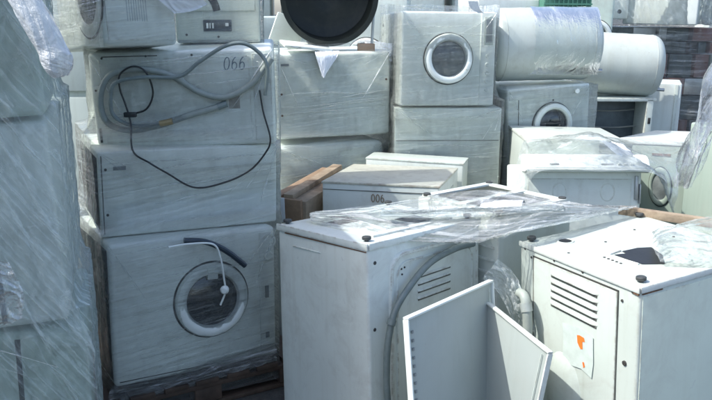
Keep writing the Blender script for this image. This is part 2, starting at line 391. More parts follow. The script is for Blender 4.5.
# ------------------------------------------------------------------ ground
bm = nbm(); bmesh.ops.create_grid(bm, x_segments=60, y_segments=60, size=300)
o = link('ground', bm, GROUND, smooth=False); o['kind'] = 'structure'

def pallet(label, cx, cy, rz, L=1.15, Wd=.8, top=.14, group=None):
    t = thing('wooden_pallet', label, 'pallet', (cx, cy, 0), (0, 0, rz), group)
    hb = top-.022-.03
    for i in range(7):
        x = -L/2+.05+(L-.1)*i/6
        link('deck_board', bx(nbm(), (x, 0, top-.012), (.11, Wd, .02), random.uniform(-.01, .01), .002), WOODD, t)
    for y in (-Wd/2+.05, 0, Wd/2-.05):
        link('runner', bx(nbm(), (0, y, top-.034), (L, .09, .02), 0, .002), WOODD, t)
        for x in (-L/2+.07, 0, L/2-.07):
            link('block', bx(nbm(), (x, y, .024+(top-.044-.024)/2), (.13, .09, top-.044-.024), 0, .003), WOODD, t)
        link('bottom_board', bx(nbm(), (0, y, .012), (L, .09, .02), 0, .002), WOODD, t)
    return t

# ------------------------------------------------------------------ left stack
pallet('wooden pallet under the washing machine with the round dark door in the left stack', -.88, 3.55, .54, 1.0, .8, .14)
s1 = App('washing_machine', 'washing machine lying on its side with round dark door, lowest in the tall left stack', 'washing machine', 'S1', W2, .02, seed=1)
s1.door('F', .45, .335, .175, handle=90, ring=PLW)
s1.plate('door_latch', 'F', .425, .435, .475, .465, .030, PLW, .005)
s1.disc('drain_cap', 'F', .735, .575, .030, .004, BLACK)
s1.add('drain_cap_rim', lathe(nbm(), [(.030, 0), (.030, .008), (.038, .008), (.041, 0)], 28, Matrix.Translation((.735, .575, 0))), PLW, 'F')
s1.disc('knob', 'F', .735, .505, .022, .018, PLW)
s1.plate('control_strip', 'F', .690, .02, .765, .62, .006, PLW, .004)
s1.plate('badge', 'F', .715, .30, .735, .36, .009, LABEL)
s1.plate('badge', 'F', .715, .10, .735, .13, .009, LABEL)
s1.plate('bottom_seam', 'F', .02, .022, .69, .025, .001, SLOT, 0)

s1.plate('shaded_base_plate', 'L', .03, .03, s1.d-.03, s1.h-.03, .004, DARK, .001)  # dark plate paints in the shade on this side, as an open underside
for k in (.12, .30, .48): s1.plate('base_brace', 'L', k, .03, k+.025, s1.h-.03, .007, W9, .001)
s1.disc('suspension_weight', 'L', .35, .32, .13, .006, plain('grey_concrete', (.10, .105, .10), .9), n=28)
s2 = App('freezer_cabinet', 'plain cabinet with bare side and tiny grey badge, between door machine and hose machine', 'appliance', 'S2', W2, .01, seed=2)
s2.plate('badge', 'F', .062, .295, .115, .312, .003, LABEL, .001)
s2.plate('seam', 'F', .012, .015, .015, .36, .0012, SLOT, 0)
s2.screws('F', [(.03, .10), (.03, .30)])
s2.screws('L', [(.5, .19), (.1, .19)])

s2.plate('shaded_base_plate', 'L', .03, .03, s2.d-.03, s2.h-.03, .004, DARK, .001)  # shade of the left side put in as a dark underside plate
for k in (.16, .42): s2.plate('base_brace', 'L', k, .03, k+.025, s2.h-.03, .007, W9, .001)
s3 = App('washing_machine', 'washing machine lying with its back outwards, coiled grey hoses hanging on it', 'washing machine', 'S3', W2, .016, seed=3)
w_, h_ = s3.w, s3.h
s3.plate('back_panel', 'F', .045, .03, .70, h_-.03, .0035, W2, .003)
s3.plate('edge_slot', 'F', .016, .035, .026, .10, .0012, SLOT, 0)
s3.plate('edge_strip', 'F', .715, .02, .795, h_-.02, .006, W2, .003)
s3.screws('F', [(.06, .41), (.25, .415), (.45, .415), (.69, .40), (.25, .05), (.33, .047), (.45, .05), (.60, .052), (.69, .10), (.69, .22), (.69, .33), (.755, .12), (.02, .27)], .005)
s3.strokes('marker_writing', 'F', .585, .345, .055, '066', INKB, wd=.0045, gap=.62, slant=.25)
s3.plate('rust_patch', 'F', .60, .17, .65, .24, .0045, plain('stained_enamel', (.42, .40, .36), .6, var=.4, scale=25), .001)
s3.plate('top_edge_groove', 'F', .06, h_-.02, .30, h_-.016, .0012, SLOT, 0)

t1 = App('washing_machine', 'sunlit washing machine turned sideways with oval-looking door, top left under film', 'washing machine', 'T1', W7, .02, seed=4)
t1.door('F', .345, .215, .175, GLASS, sx=.80, proud=.010, ring=W7)
t1.plate('side_panel', 'R', .012, .02, t1.d-.012, .58, .003, W2, .002)
for i in range(9):
    t1.plate('vent_slot', 'R', .105+i*.011, .10, .108+i*.011, .21, .0042, plain('grey_slot', (.48, .53, .54), .6), 0)
t3 = App('washing_machine', 'washing machine with dark display window and broken panel, on top beside the hose machine', 'washing machine', 'T3', W3, .015, seed=5)
t3.plate('lower_trim', 'F', .01, .004, .39, .016, .006, plain('grey_trim', (.26, .29, .28), .5), .002)
dp = t3.plate('display', 'F', .13, .055, .265, .11, .008, plain('display_plastic', (.02, .03, .04), .15), .004)
for i, (a, b) in enumerate(((.145, .155), (.16, .165), (.172, .18), (.235, .25))):
    t3.plate('display_mark', 'F', a, .07+.01*(i == 3), b, .095, .0095, STICK, .0005, parent=dp)
t3.plate('panel', 'F', .02, .15, .38, .58, .012, W5, .006)
t3.screws('F', [(.20, .03), (.05, .04)])
bm = nbm()
for i in range(11):
    a = math.radians(10+i*12); ribbon(bm, [(.10+.10*math.cos(a), .13+.12*math.sin(a), .0135), (.10+.10*math.cos(a+.22), .13+.12*math.sin(a+.22), .0135)], .035)
t3.add('torn_gasket', bm, BLACK, 'F')

# hoses of the left stack
HA = [[-0.626, 3.42, 1.373], [-0.751, 3.405, 1.337], [-0.886, 3.395, 1.292], [-1.019, 3.38, 1.27], [-1.112, 3.37, 1.307], [-1.134, 3.362, 1.405], [-1.097, 3.362, 1.502], [-1.021, 3.37, 1.537], [-0.914, 3.38, 1.538], [-0.808, 3.393, 1.507], [-0.702, 3.406, 1.44], [-0.593, 3.417, 1.418], [-0.481, 3.427, 1.471], [-0.412, 3.431, 1.547], [-0.38, 3.432, 1.591]]
HB = [[-0.857, 3.36, 1.305], [-0.988, 3.347, 1.296], [-1.071, 3.338, 1.342], [-1.077, 3.334, 1.43], [-1.048, 3.335, 1.487], [-0.931, 3.346, 1.509], [-0.78, 3.36, 1.513], [-0.691, 3.367, 1.575], [-0.58, 3.375, 1.643], [-0.493, 3.383, 1.655], [-0.421, 3.393, 1.606], [-0.396, 3.397, 1.54], [-0.41, 3.41, 1.429]]
CD = [[-0.998, 3.36, 1.344], [-0.931, 3.365, 1.37], [-0.9, 3.366, 1.442], [-0.921, 3.35, 1.53], [-0.974, 3.345, 1.556], [-1.032, 3.34, 1.521], [-1.037, 3.342, 1.459], [-1.017, 3.347, 1.384], [-0.996, 3.33, 1.308], [-0.97, 3.25, 1.20], [-0.891, 3.215, 1.155], [-0.824, 3.246, 1.103], [-0.719, 3.296, 1.029], [-0.595, 3.356, 1.04], [-0.488, 3.409, 1.085], [-0.417, 3.43, 1.163], [-0.393, 3.43, 1.229], [-0.422, 3.43, 1.349], [-0.437, 3.432, 1.449]]
t = thing('drain_hose', 'thick grey drain hose looped across the back of the upper left machine', 'hose', HA[0])
T_ = Matrix.Translation(-Vector(HA[0]))
link('hose', tube(nbm(), HA, .0135, 12, 26, rib=.07), GREY, t, M=T_)
link('hose_end', tube(nbm(), [HA[0], [-.60, 3.423, 1.383], [-.585, 3.425, 1.388]], .016, 12, 3), HOSE2, t, M=T_)
t = thing('inlet_hose', 'thinner grey hose coiled inside the thick one, arching over the display machine', 'hose', HB[0])
T_ = Matrix.Translation(-Vector(HB[0]))
link('hose', tube(nbm(), HB, .0085, 10, 26, rib=.05), HOSE2, t, M=T_)
link('brass_fitting', tube(nbm(), [[-0.875, 3.358, 1.303], [-.82, 3.362, 1.315]], .014, 8, 0), plain('old_brass', (.30, .24, .13), .5, .4), t, M=T_)
t = thing('power_cord', 'black power cord with plug sagging in a curve across the badge cabinet', 'cord', CD[0])
T_ = Matrix.Translation(-Vector(CD[0]))
link('cord', tube(nbm(), CD, .0042, 8), CORD, t, M=T_)
link('plug', bx(nbm(), (-1.0, 3.345, 1.345), (.055, .025, .022), .1, .005), CORD, t, M=T_)
pr = nbm()
for k in (-.006, .006): tube(pr, [(-1.03, 3.34, 1.342+k), (-1.05, 3.338, 1.34+k)], .002, 6, 0)
link('plug_pins', pr, METAL, t, M=T_)
t = thing('inlet_hose', 'short blue-black hose tucked above the round dark door', 'hose', (-0.753, 3.205, 0.82))
T_ = Matrix.Translation((0.753, -3.205, -0.82))
link('hose', tube(nbm(), [[-0.753, 3.19, 0.815], [-0.674, 3.225, 0.80], [-0.615, 3.26, 0.765], [-0.566, 3.29, 0.721], [-0.508, 3.325, 0.655]], .013, 10), BLUE, t, M=T_)
t = thing('white_cable', 'thin white cable with round plug dangling in front of the dark door', 'cable', (-0.77, 3.13, 0.83))
T_ = Matrix.Translation((0.77, -3.13, -0.83))
link('cable', tube(nbm(), [[-0.80, 3.10, 0.812], [-0.72, 3.15, 0.812], [-0.627, 3.20, 0.795], [-0.60, 3.215, 0.728], [-0.59, 3.225, 0.633], [-0.587, 3.23, 0.563], [-0.609, 3.22, 0.502]], .0045, 8), PLW, t, M=T_)
link('plug', lathe(nbm(), [(0, -.012), (.018, -.01), (.020, .006), (.012, .018), (0, .02)], 16, Matrix.Translation((-.588, 3.222, .575)) @ Matrix.Rotation(PI/2, 4, 'X')), PLW, t, M=T_)

# ------------------------------------------------------------------ middle stacks
m3 = App('dishwasher', 'plain white side of an appliance with rounded top corners, under the black tub', 'appliance', 'M3', W7, .022, seed=6)
m3.plate('badge', 'F', .035, .45, .085, .464, .003, LABEL, .001)
m3.screws('F', [(.02, .27), (.035, .28), (.035, .15), (.71, .35)], .007, RUST)
m3.plate('seam', 'F', .018, .03, .021, .49, .0012, SLOT, 0)
m2 = App('dishwasher', 'bluish white appliance in shade directly below the plain machine with rounded corners', 'appliance', 'M2', W2, .04, seed=7)
m1 = App('cooker', 'hidden white cooker at the bottom under the two plain middle machines', 'cooker', [-.28, 5.02, .02, 0, 0, .4, .7, .6, .45], W5, .012, seed=8)
m1.plate('drawer', 'F', .03, .05, .67, .40, .01, W5)
c3 = App('washing_machine', 'front-loading washing machine with grey porthole door, high in the middle under film', 'washing machine', 'C3', W7, .014, seed=9)
c3.door('F', .30, .29, .155, GLASSF, ring=PLW, handle=-20)
c3.plate('control_strip', 'F', .505, .005, .60, .57, .007, PLW, .004)
dr = c3.plate('detergent_drawer', 'F', .525, .375, .585, .545, .012, W5, .003)
c3.plate('drawer_recess', 'F', .535, .39, .575, .53, .0135, LABEL, .001, parent=dr)
for i in range(5): c3.disc('push_button', 'F', .552, .10+i*.052, .013, .014, PLW, n=14)
c3.holes('L', [(.05, .50), (.05, .44), (.05, .18), (.05, .13)], .011)
c3.plate('corner_flange', 'L', .0, .01, .03, .56, .004, W4, .002)
c2 = App('chest_freezer', 'white box-like cabinet with seam, right below the machine with grey porthole', 'appliance', 'C2', W7, .008, seed=10)
c2.plate('seam', 'F', .01, .40, .67, .403, .0012, SLOT, 0)
c1 = App('cooker', 'hidden white appliance at the bottom beneath the seamed cabinet', 'appliance', [.56, 5.1, .02, 0, 0, .05, .66, .6, .57], W5, .01, seed=11)
c1.plate('drawer', 'F', .03, .05, .63, .50, .01, W5)

p6 = App('washing_machine', 'low white machine with 006 written on it and dirty stained lid, mid picture', 'washing machine', 'P6', W1, .006, seed=12)
p6.plate('lid_seam', 'F', .005, .830, .632, .833, .0014, SLOT, 0)
p6.plate('lid', 'T', -.004, -.004, .641, .60, .010, enamel('stained_lid', (.55, .55, .46), 1.0, .9, seed=14), .004)
p6.strokes('marker_writing', 'F', .275, .775, .040, '006', INK, wd=.005, gap=.64)
p6.plate('vent_slot', 'R', .14, .25, .45, .80, .003, W5, .002)
p7 = App('storage_cabinet', 'narrow white unit just behind the right corner of the 006 machine', 'appliance', 'P7', W1, .006, seed=13)
p7.plate('lid', 'T', -.003, -.003, .603, .203, .008, W3, .003)

# crate beam
t = thing('wooden_beam', 'rough brown timber box end with white tape beside the 006 machine', 'timber', (-.33, 4.0, .69), (math.radians(4), 0, math.radians(-24)))
link('beam', bx(nbm(), (.03, .28, .06), (.11, .62, .12), 0, .004), WOOD, t)
link('beam', bx(nbm(), (-.09, .27, .07), (.05, .60, .14), 0, .004), ORW, t)
link('end_board', bx(nbm(), (-.035, -.04, .065), (.20, .022, .13), 0, .003), ORW, t)
link('tape', bx(nbm(), (-.055, -.053, .066), (.045, .004, .138), .02, .001), TAPE, t)
link('beam', bx(nbm(), (-.03, .30, .135), (.06, .66, .03), .03, .004), WOOD, t)
App('storage_cabinet', 'dark shaded cabinet under the brown timber, mostly hidden between stacks', 'appliance', [-.36, 4.25, 0, 0, 0, -.3, .26, .5, .685], W5, .008, seed=15)

# ------------------------------------------------------------------ black tub and bits on the middle stack
t = thing('washing_tub', 'large round black plastic tub with pale hub, back outwards, on the plain machine', 'tub', (-.20, 5.0, 1.60), (math.radians(-84), 0, math.radians(8)))
R_ = .29
prof = [(0, .0), (.03, .0), (.034, -.010), (.06, -.010), (.08, .002), (.14, .006), (.20, .012), (.245, .022), (R_, .05), (R_+.004, .10), (R_-.006, .11), (R_-.006, .21), (R_+.012, .215), (R_+.012, .24), (R_-.02, .24), (R_-.02, .05)]
bmt = lathe(nbm(), [(r, -z) for r, z in prof], 72)
Mt = Matrix.Translation((0, -R_-.012, .06))
link('tub_shell', bmt, TUBB, t, M=Mt)
link('hub', lathe(nbm(), [(0, .03), (.010, .03), (.012, .020), (.024, .018), (.026, .0), (0, 0)], 24), plain('pale_hub', (.5, .52, .48), .5, var=.4, scale=60), t, M=Mt)
link('sticker', bx(nbm(), (.075, -.03, .018), (.03, .02, .002), .2), GREEN, t, M=Mt)
tube_ = nbm()
tag(link('crumpled_sheet', bx(nbm(), (-.46, 5.10, 1.66), (.20, .05, .20), .2, .01, R=Matrix.Rotation(.2, 4, 'Z') @ Matrix.Rotation(.35, 4, 'Y')), W5), 'tilted grey metal scrap left of the black tub', 'scrap metal')
tag(link('lid_panel', bx(nbm(), (-.32, 4.80, 1.585), (.30, .22, .016), .25, .007, R=Matrix.Rotation(.25, 4, 'Z') @ Matrix.Rotation(.10, 4, 'Y') @ Matrix.Rotation(.10, 4, 'X')), PLW), 'loose white lid lying in front of the black tub', 'lid')
tag(link('wood_block', bx(nbm(), (.055, 4.87, 1.575), (.105, .06, .048), .12, .004), ORW), 'small orange-brown wood block right of the black tub', 'wood block')
tag(link('white_rod', tube(nbm(), [(.09, 4.93, 1.55), (.10, 4.96, 1.75), (.112, 5.0, 1.95)], .009, 8), PLW), 'slim white rod standing between black tub and porthole machine', 'rod')

# ------------------------------------------------------------------ right back group
r1 = App('washing_machine', 'washing machine with dark porthole directly under the large white heater tank', 'washing machine', 'R1', W7, .012, seed=16)
r1.door('F', .325, .61, .145, GLASS, ring=W5, handle=200)
r1.plate('seam', 'F', .075, .03, .078, .84, .0012, SLOT, 0)
r1.plate('control_strip', 'F', .01, .79, .595, .85, .006, PLW, .003)
r1.disc('knob', 'F', .50, .82, .018, .02, PLW)
r1.holes('F', [(.33, .772)], .006)
def tank(label, p0, p1, R, seed, nl):
    p0, p1 = Vector(p0), Vector(p1); L = (p1-p0).length; ax = (p1-p0).normalized()
    t = thing('water_heater', label, 'water heater', (p0+p1)/2-Vector((0, 0, R)))
    q = ax.to_track_quat('Z', 'Y').to_matrix().to_4x4()
    M = Matrix.Translation(p0-(p0+p1)/2+Vector((0, 0, R))) @ q
    rd = .075; prof = [(0, 0), (R-rd, .004)]+[(R-rd+rd*math.sin(a), rd-rd*math.cos(a)) for a in [i*PI/12 for i in range(1, 7)]]
    n = 16
    prof += [(R+.0009*math.sin(i*1.7+seed), rd+(L-2*rd)*i/n) for i in range(1, n)]
    prof += [(R-rd+rd*math.cos(a), L-rd+rd*math.sin(a)) for a in [i*PI/12 for i in range(0, 7)]]+[(R*.4, L+.012), (0, L+.016)]
    link('tank_shell', lathe(nbm(), prof, 72), TANK, t, M=M)
    for z in (.07, L-.075):
        link('end_seam', lathe(nbm(), [(R+.0005, z), (R+.0016, z+.001), (R+.0016, z+.004), (R+.0005, z+.005)], 72), TANK, t, M=M)
    link('rating_plate', bx(nbm(), (0, 0, 0), (.09, .003, .055), 0, .001), STICK, t, M=M @ Matrix.Translation((.10, -math.sqrt(R*R-.0100)-.001, L*.62)) @ Matrix.Rotation(.44, 4, 'Z'))
    for k in (-.06, .06):
        link('pipe_stub', tube(nbm(), [(k, -R+.06, L-.02), (k, -R+.06, L+.05)], .012, 10, 0), METAL, t, M=M)
    return t
tank('large white cylindrical heater tank lying on the porthole machine', (.86, 5.13, 1.585), (1.58, 5.21, 1.60), .238, 1, 0)
tank('white cylindrical heater tank farther right, lying on an open dark oven frame', (1.60, 5.86, 1.44), (2.27, 5.81, 1.41), .228, 4, 0)
# oven frame below tank 2
t = thing('open_oven', 'gutted oven with dark open front below the right heater tank', 'oven', (1.93, 5.88, .34), (0, 0, math.radians(4)))
for nm, c, s in (('side_panel', (-.26, 0, .42), (.02, .5, .84)), ('side_panel', (.23, 0, .42), (.05, .5, .84)), ('top_panel', (0, 0, .835), (.56, .5, .025)), ('shelf', (0, .02, .30), (.46, .45, .02)), ('back_panel', (0, .24, .4), (.5, .02, .8)), ('lower_panel', (0, -.2, .13), (.5, .03, .26))):
    link(nm, bx(nbm(), c, s, 0, .004), (DARK if nm in ('back_panel', 'shelf') else W4), t)
for z, y in ((.62, -.1), (.74, -.05)): link('oven_rack', tube(nbm(), [(-.24, y, z), (0, y-.01, z-.01), (.2, y, z)], .006, 6, 3), METAL, t)
link('oven_lining', bx(nbm(), (-.02, .1, .56), (.45, .30, .5), 0, .01), plain('sooty_grey', (.10, .125, .13), .5, var=.6, scale=5), t)
link('hinge_hole', bx(nbm(), (.232, -.2515, .68), (.02, .004, .045), 0, .001), SLOT, t)
b = App('refrigerator', 'upright white cabinet half in shadow right of the gutted oven', 'appliance', [2.47, 6.3, .12, 0, 0, -.35, .36, .4, 1.14], W1, .01, seed=18)
b.plate('edge_trim', 'F', .31, .0, .335, 1.13, .006, W5)
b2 = App('cooker', 'low white support cabinet beneath the gutted oven', 'appliance', [1.93, 5.9, .0, 0, 0, .05, .5, .5, .33], W5, .01, seed=19)
App('cooker', 'low support cabinet beneath the dark-porthole washing machine', 'appliance', [1.22, 5.29, .0, 0, 0, .3, .58, .52, .455], W5, .01, seed=20)

# far pallets of casings
def crate_stack(label, cx, cy, z0, nx, nz, sx, sz, mats, rz=0, gap=.012):
    t = thing('scrap_pile', label, 'scrap stack', (cx, cy, z0), (0, 0, rz))
    Wt = nx*(sx+gap); z = 0; k = 0; rnd = random.Random(5)
    while z < nz*(sz+gap)-.05:
        hh = rnd.choice((.07, .11, .16, .22)); hh = min(hh, nz*(sz+gap)-z); x = -Wt/2
        while x < Wt/2-.03:
            ww = min(rnd.choice((.08, .14, .22, .30)), Wt/2-x); k += 1
            link('casing', bx(nbm(), (x+ww/2, rnd.uniform(-.05, .03), z+hh/2), (ww-.012, .50, hh-.010), rnd.uniform(-.06, .06), .006), mats[rnd.randrange(len(mats))], t)
            x += ww
        z += hh
    return t
crate_stack('pile of reddish and dark casings wrapped tight, far right at the back', 2.78, 7.35, .14, 4, 8, .27, .18, [RED, DGR, DGR, DARK, METAL, DGR, W9, RED])
pallet('pallet under the pile of reddish casings at the far right', 2.78, 7.35, 0, 1.3, .9)
u = App('washing_machine', 'white film-wrapped machine on top of the reddish casings, far top right', 'washing machine', [2.80, 7.2, 1.70, 0, 0, -.45, .62, .5, .6], W1, .012, seed=21)
u = App('washing_machine', 'greyer machine with single dark hole beside the far top right wrapped one', 'washing machine', [2.25, 7.3, 1.745, 0, 0, .02, .36, .5, .6], W2, .012, seed=22)
u.holes('F', [(.28, .065)], .02)
t = thing('plastic_crate', 'green plastic crate at the top edge above the large heater tank', 'crate', (1.58, 6.1, 1.73), (0, 0, .05))
for z in range(6): link('crate_rim', bx(nbm(), (0, -.17, .02+z*.055), (.37, .012, .012)), GREEN, t)
for x in range(11): link('crate_bar', bx(nbm(), (-.175+x*.035, -.168, .15), (.007, .008, .29)), GREEN, t)
link('crate_body', bx(nbm(), (0, .01, .15), (.36, .32, .28), 0, .01), GREEN, t)

# background machines closing the view
BGM = [
 ('washing_machine', 'pale machine behind the gap between display machine and black tub', [-.75, 6.3, .9, 0, 0, .2, .6, .6, .85], W5),
 ('washing_machine', 'grey machine behind the black tub, seen beside the white rod', [.10, 6.2, .9, 0, 0, -.1, .62, .6, 1.0], W5),
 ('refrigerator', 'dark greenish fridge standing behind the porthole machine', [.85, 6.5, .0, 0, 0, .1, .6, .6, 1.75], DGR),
 ('washing_machine', 'white machine peeking above the left end of the large heater tank', [1.12, 6.3, 1.10, 0, 0, .15, .5, .55, .8], W1),
 ('washing_machine', 'film-covered pale machine above and between the two heater tanks', [2.0, 6.75, 1.1, 0, 0, -.1, .30, .5, .9], W6),
 ('refrigerator', 'white fridge standing behind the right heater tank', [1.55, 6.9, 0, 0, 0, 0, .7, .5, 1.7], W5),
 ('refrigerator', 'tall pale fridge at the far left behind the leftmost wrapped pillar', [-1.8, 5.6, 0, 0, 0, .1, .7, .7, 1.95], W5),
 ('refrigerator', 'tall white fridge behind the sunlit sideways machine', [-1.15, 6.4, 0, 0, 0, .1, .6, .6, 2.0], W2)]
for i, (n, l, b, m) in enumerate(BGM):
    a = App(n, l, n.replace('_', ' '), b, m, .015, seed=30+i)
    if n == 'washing_machine': a.door('F', b[6]/2, b[8]*.55, .15, GLASSF)
    else:
        a.plate('door', 'F', .01, .02, b[6]-.01, b[8]*.62, .03, m, .01); a.plate('freezer_door', 'F', .01, b[8]*.64, b[6]-.01, b[8]-.01, .03, m, .01)
BGT = [('tall grey fridge closing the gap behind the black tub', -.35, 7.3, 2.5, DGR), ('tall pale fridge behind the green crate', .45, 7.4, 2.5, W5), ('tall off-white fridge behind the large heater tank', 1.2, 7.5, 2.5, W1),
       ('tall green-white fridge between heater tank and top right machines', 1.85, 7.8, 2.5, W6), ('tall fridge far behind the left stack', -1.15, 7.4, 2.4, W5), ('tall white fridge at the back right corner', 3.75, 7.6, 2.4, W2)]
for i, (l, x, y, h, m) in enumerate(BGT):
    a = App('refrigerator', l, 'refrigerator', [x, y, 0, 0, 0, .06*(-1)**i, .70, .6, h], m, .02, seed=90+i)
    a.plate('door', 'F', .01, .02, .69, h*.6, .03, m, .01); a.plate('freezer_door', 'F', .01, h*.61, .69, h-.01, .03, m, .01)
# supports hidden below high background machines
for i, (x, y, h, w0, l) in enumerate([(-.75, 6.3, .89, .6, 'cooker under the pale machine behind the display machine'), (.10, 6.2, .89, .6, 'cooker under the grey machine behind the black tub'), (1.12, 6.3, 1.09, .5, 'cooker under the machine above the large heater tank'), (2.0, 6.75, 1.09, .32, 'cooker under the machine between the two heater tanks'), (1.58, 6.1, 1.72, .34, 'tall pale cabinet carrying the green plastic crate')]):
    App('cooker', l, 'cooker', [x, y, 0, 0, 0, 0, w0, .5, h], W5, .01, seed=50+i)

# ------------------------------------------------------------------ right mid group
k = App('dishwasher', 'white appliance with long raised control fascia, under loose film right of centre', 'dishwasher', 'K', enamel('enamel_clean', (.80, .85, .80), .15, .05, seed=17), .01, seed=24)
bm = nbm()
pf = [(0, 0), (-.065, .005), (-.085, .015), (-.085, .028), (-.045, .075), (-.02, .088), (.06, .09), (.06, 0)]
L0, L1 = -.30, .31; A_ = [bm.verts.new((L0, y, z)) for y, z in pf]; B_ = [bm.verts.new((L1, y, z)) for y, z in pf]
for i in range(len(pf)): bm.faces.new((A_[i], A_[(i+1) % len(pf)], B_[(i+1) % len(pf)], B_[i]))
bm.faces.new(A_[::-1]); bm.faces.new(B_); bmesh.ops.recalc_face_normals(bm, faces=bm.faces[:])
bmesh.ops.bevel(bm, geom=[e for e in bm.edges if e.calc_face_angle(0) > .3], offset=.005, segments=2, affect='EDGES')
fa = link('control_fascia', bm, PLW, k.t, M=Matrix.Translation((0, -k.d/2, k.h-.005)))
RT = Matrix.Rotation(math.radians(-40), 4, 'X')
for x, wd in ((-.16, .045), (.10, .06)):
    link('fascia_mark', bx(nbm(), (x, -k.d/2-.070, k.h+.042), (wd, .012, .003), R=RT), LABEL, fa)
for x in (.16, .19, .22): link('push_button', bx(nbm(), (x, -k.d/2-.070, k.h+.042), (.016, .016, .010), R=RT, bev=.003), PLW, fa)
k.plate('back_upstand', 'T', .10, .44, .50, .50, .14, W5, .006)
k.plate('front_panel', 'F', .02, .03, .54, .825, .006, W1, .004)
k.add('embossed_ring', lathe(nbm(), [(.030, .006), (.032, .0075), (.036, .0075), (.038, .006)], 28, Matrix.Translation((.42, .76, 0)), 1, 1.3), W1, 'F')
k.add('embossed_ring', lathe(nbm(), [(.030, .006), (.032, .0075), (.036, .0075), (.038, .006)], 28, Matrix.Translation((.18, .76, 0)), 1, 1.3), W1, 'F')
k.plate('hinge', 'F', .555, .72, .572, .84, .014, METAL, .003); k.plate('hinge', 'F', .576, .70, .584, .80, .02, METAL, .003)
q = App('washing_machine', 'creamy lit machine behind the one with long control fascia', 'washing machine', 'Q', W3, .01, seed=25)
q.plate('lid', 'T', -.004, -.004, .596, .604, .016, W4, .004)
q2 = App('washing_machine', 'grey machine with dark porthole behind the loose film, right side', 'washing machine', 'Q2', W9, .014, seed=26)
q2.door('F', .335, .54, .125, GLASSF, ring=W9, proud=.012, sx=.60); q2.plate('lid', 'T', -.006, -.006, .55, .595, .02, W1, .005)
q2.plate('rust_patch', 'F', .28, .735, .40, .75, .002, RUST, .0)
pallet('pallet under the control fascia machine', 1.13, 3.93, -.05, .8, .6, .12)
pallet('pallet under the creamy lit machine', .99, 4.73, .37, .8, .7, .20)
pallet('pallet under the grey porthole machine on the right', 2.13, 4.88, -.83, .8, .7, .19)
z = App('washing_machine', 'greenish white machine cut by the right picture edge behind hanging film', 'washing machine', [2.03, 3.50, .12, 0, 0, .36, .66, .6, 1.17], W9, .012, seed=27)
z.plate('edge_trim', 'F', .0, .0, .02, 1.16, .004, W1, .002)

# ------------------------------------------------------------------ front machines
a = App('washing_machine', 'near upside-down washing machine left of centre, hose running down its ribbed back', 'washing machine', 'A', enamel('enamel_front', (.67, .72, .67), .42, .35, seed=12), .012, seed=28)
a.frame('pressed_rib', 'R', .115, .08, .625, .885, .022, .011, a.mat, .07)
a.frame('pressed_rib', 'R', .150, .10, .600, .850, .012, .006, a.mat, .055)
a.louvers('R', .265, .775, .20, 4, .030, .010, .03)
a.holes('R', [(.175, .825), (.192, .828), (.178, .803), (.64, .70), (.64, .48)], .004)
a.screws('R', [(.035, .875), (.03, .62), (.03, .18)], .007)
a.plate('rim', 'F', -.002, .925, .539, .952, .006, a.mat, .004)
a.plate('rim', 'R', .004, .925, .655, .952, .005, a.mat, .004)
a.plate('rust_seam', 'F', .05, .918, .53, .922, .0016, RUST, 0)
a.plate('pressed_line', 'F', .10, .872, .27, .876, .003, a.mat, .001)
for u, v in ((.03, .03), (.495, .035), (.50, .615), (.04, .61)): a.foot(u, v)
a.plate('opening', 'T', .10, .12, .44, .53, .002, W5, 0)
a.plate('opening', 'T', .14, .15, .22, .27, .004, DARK, .001); a.plate('opening', 'T', .30, .38, .42, .50, .004, DARK, .001)
for v in (.115, .535): a.plate('base_rail', 'T', .07, v-.02, .47, v+.02, .008, W1, .003)
for u in (.09, .45): a.plate('base_rail', 'T', u-.02, .13, u+.02, .52, .007, W1, .003)
a.plate('cross_brace', 'T', .12, .30, .43, .335, .010, METAL, .003)
HC = [[0.483, 2.985, 0.876], [0.399, 2.905, 0.879], [0.29, 2.80, 0.854], [0.208, 2.717, 0.789], [0.15, 2.656, 0.712], [0.125, 2.62, 0.608], [0.12, 2.602, 0.486], [0.126, 2.597, 0.373], [0.15, 2.606, 0.15]]
t = thing('drain_hose', 'grey drain hose curving down the near machine left of centre', 'hose', HC[0])
T_ = Matrix.Translation(-Vector(HC[0]))
link('hose', tube(nbm(), HC, .0125, 12, 40, rib=.07), HOSE2, t, M=T_)
link('hose_clip', tube(nbm(), [(.139, 2.640, .685), (.133, 2.632, .665)], .017, 12, 0), HOSE2, t, M=T_)

b = App('washing_machine', 'upside-down machine with open base between the two nearest machines, draped in film', 'washing machine', 'B', W1, .008, seed=29)
for i in range(13): b.plate('pressed_ridge', 'F', .02, .10+i*.057, .48, .112+i*.057, .005, W1, .003)
for u, v in ((.03, .45), (.47, .03), (.03, .03), (.47, .45)): b.foot(u, v)
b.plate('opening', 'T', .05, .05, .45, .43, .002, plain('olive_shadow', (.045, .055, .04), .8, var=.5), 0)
for v in (.035, .445): b.plate('base_rail', 'T', .05, v-.022, .45, v+.022, .010, W1, .003)
for u in (.03, .47): b.plate('base_rail', 'T', u-.022, .02, u+.022, .46, .012, W1, .003)
b.plate('cross_brace', 'T', .23, .04, .27, .44, .014, W1, .003)
b.plate('motor', 'T', .08, .10, .18, .22, .008, plain('olive_mud', (.06, .065, .04), .8), .004)
pallet('pallet under the upside-down machine with open base', .64, 3.36, -.9, .52, .5, .098)

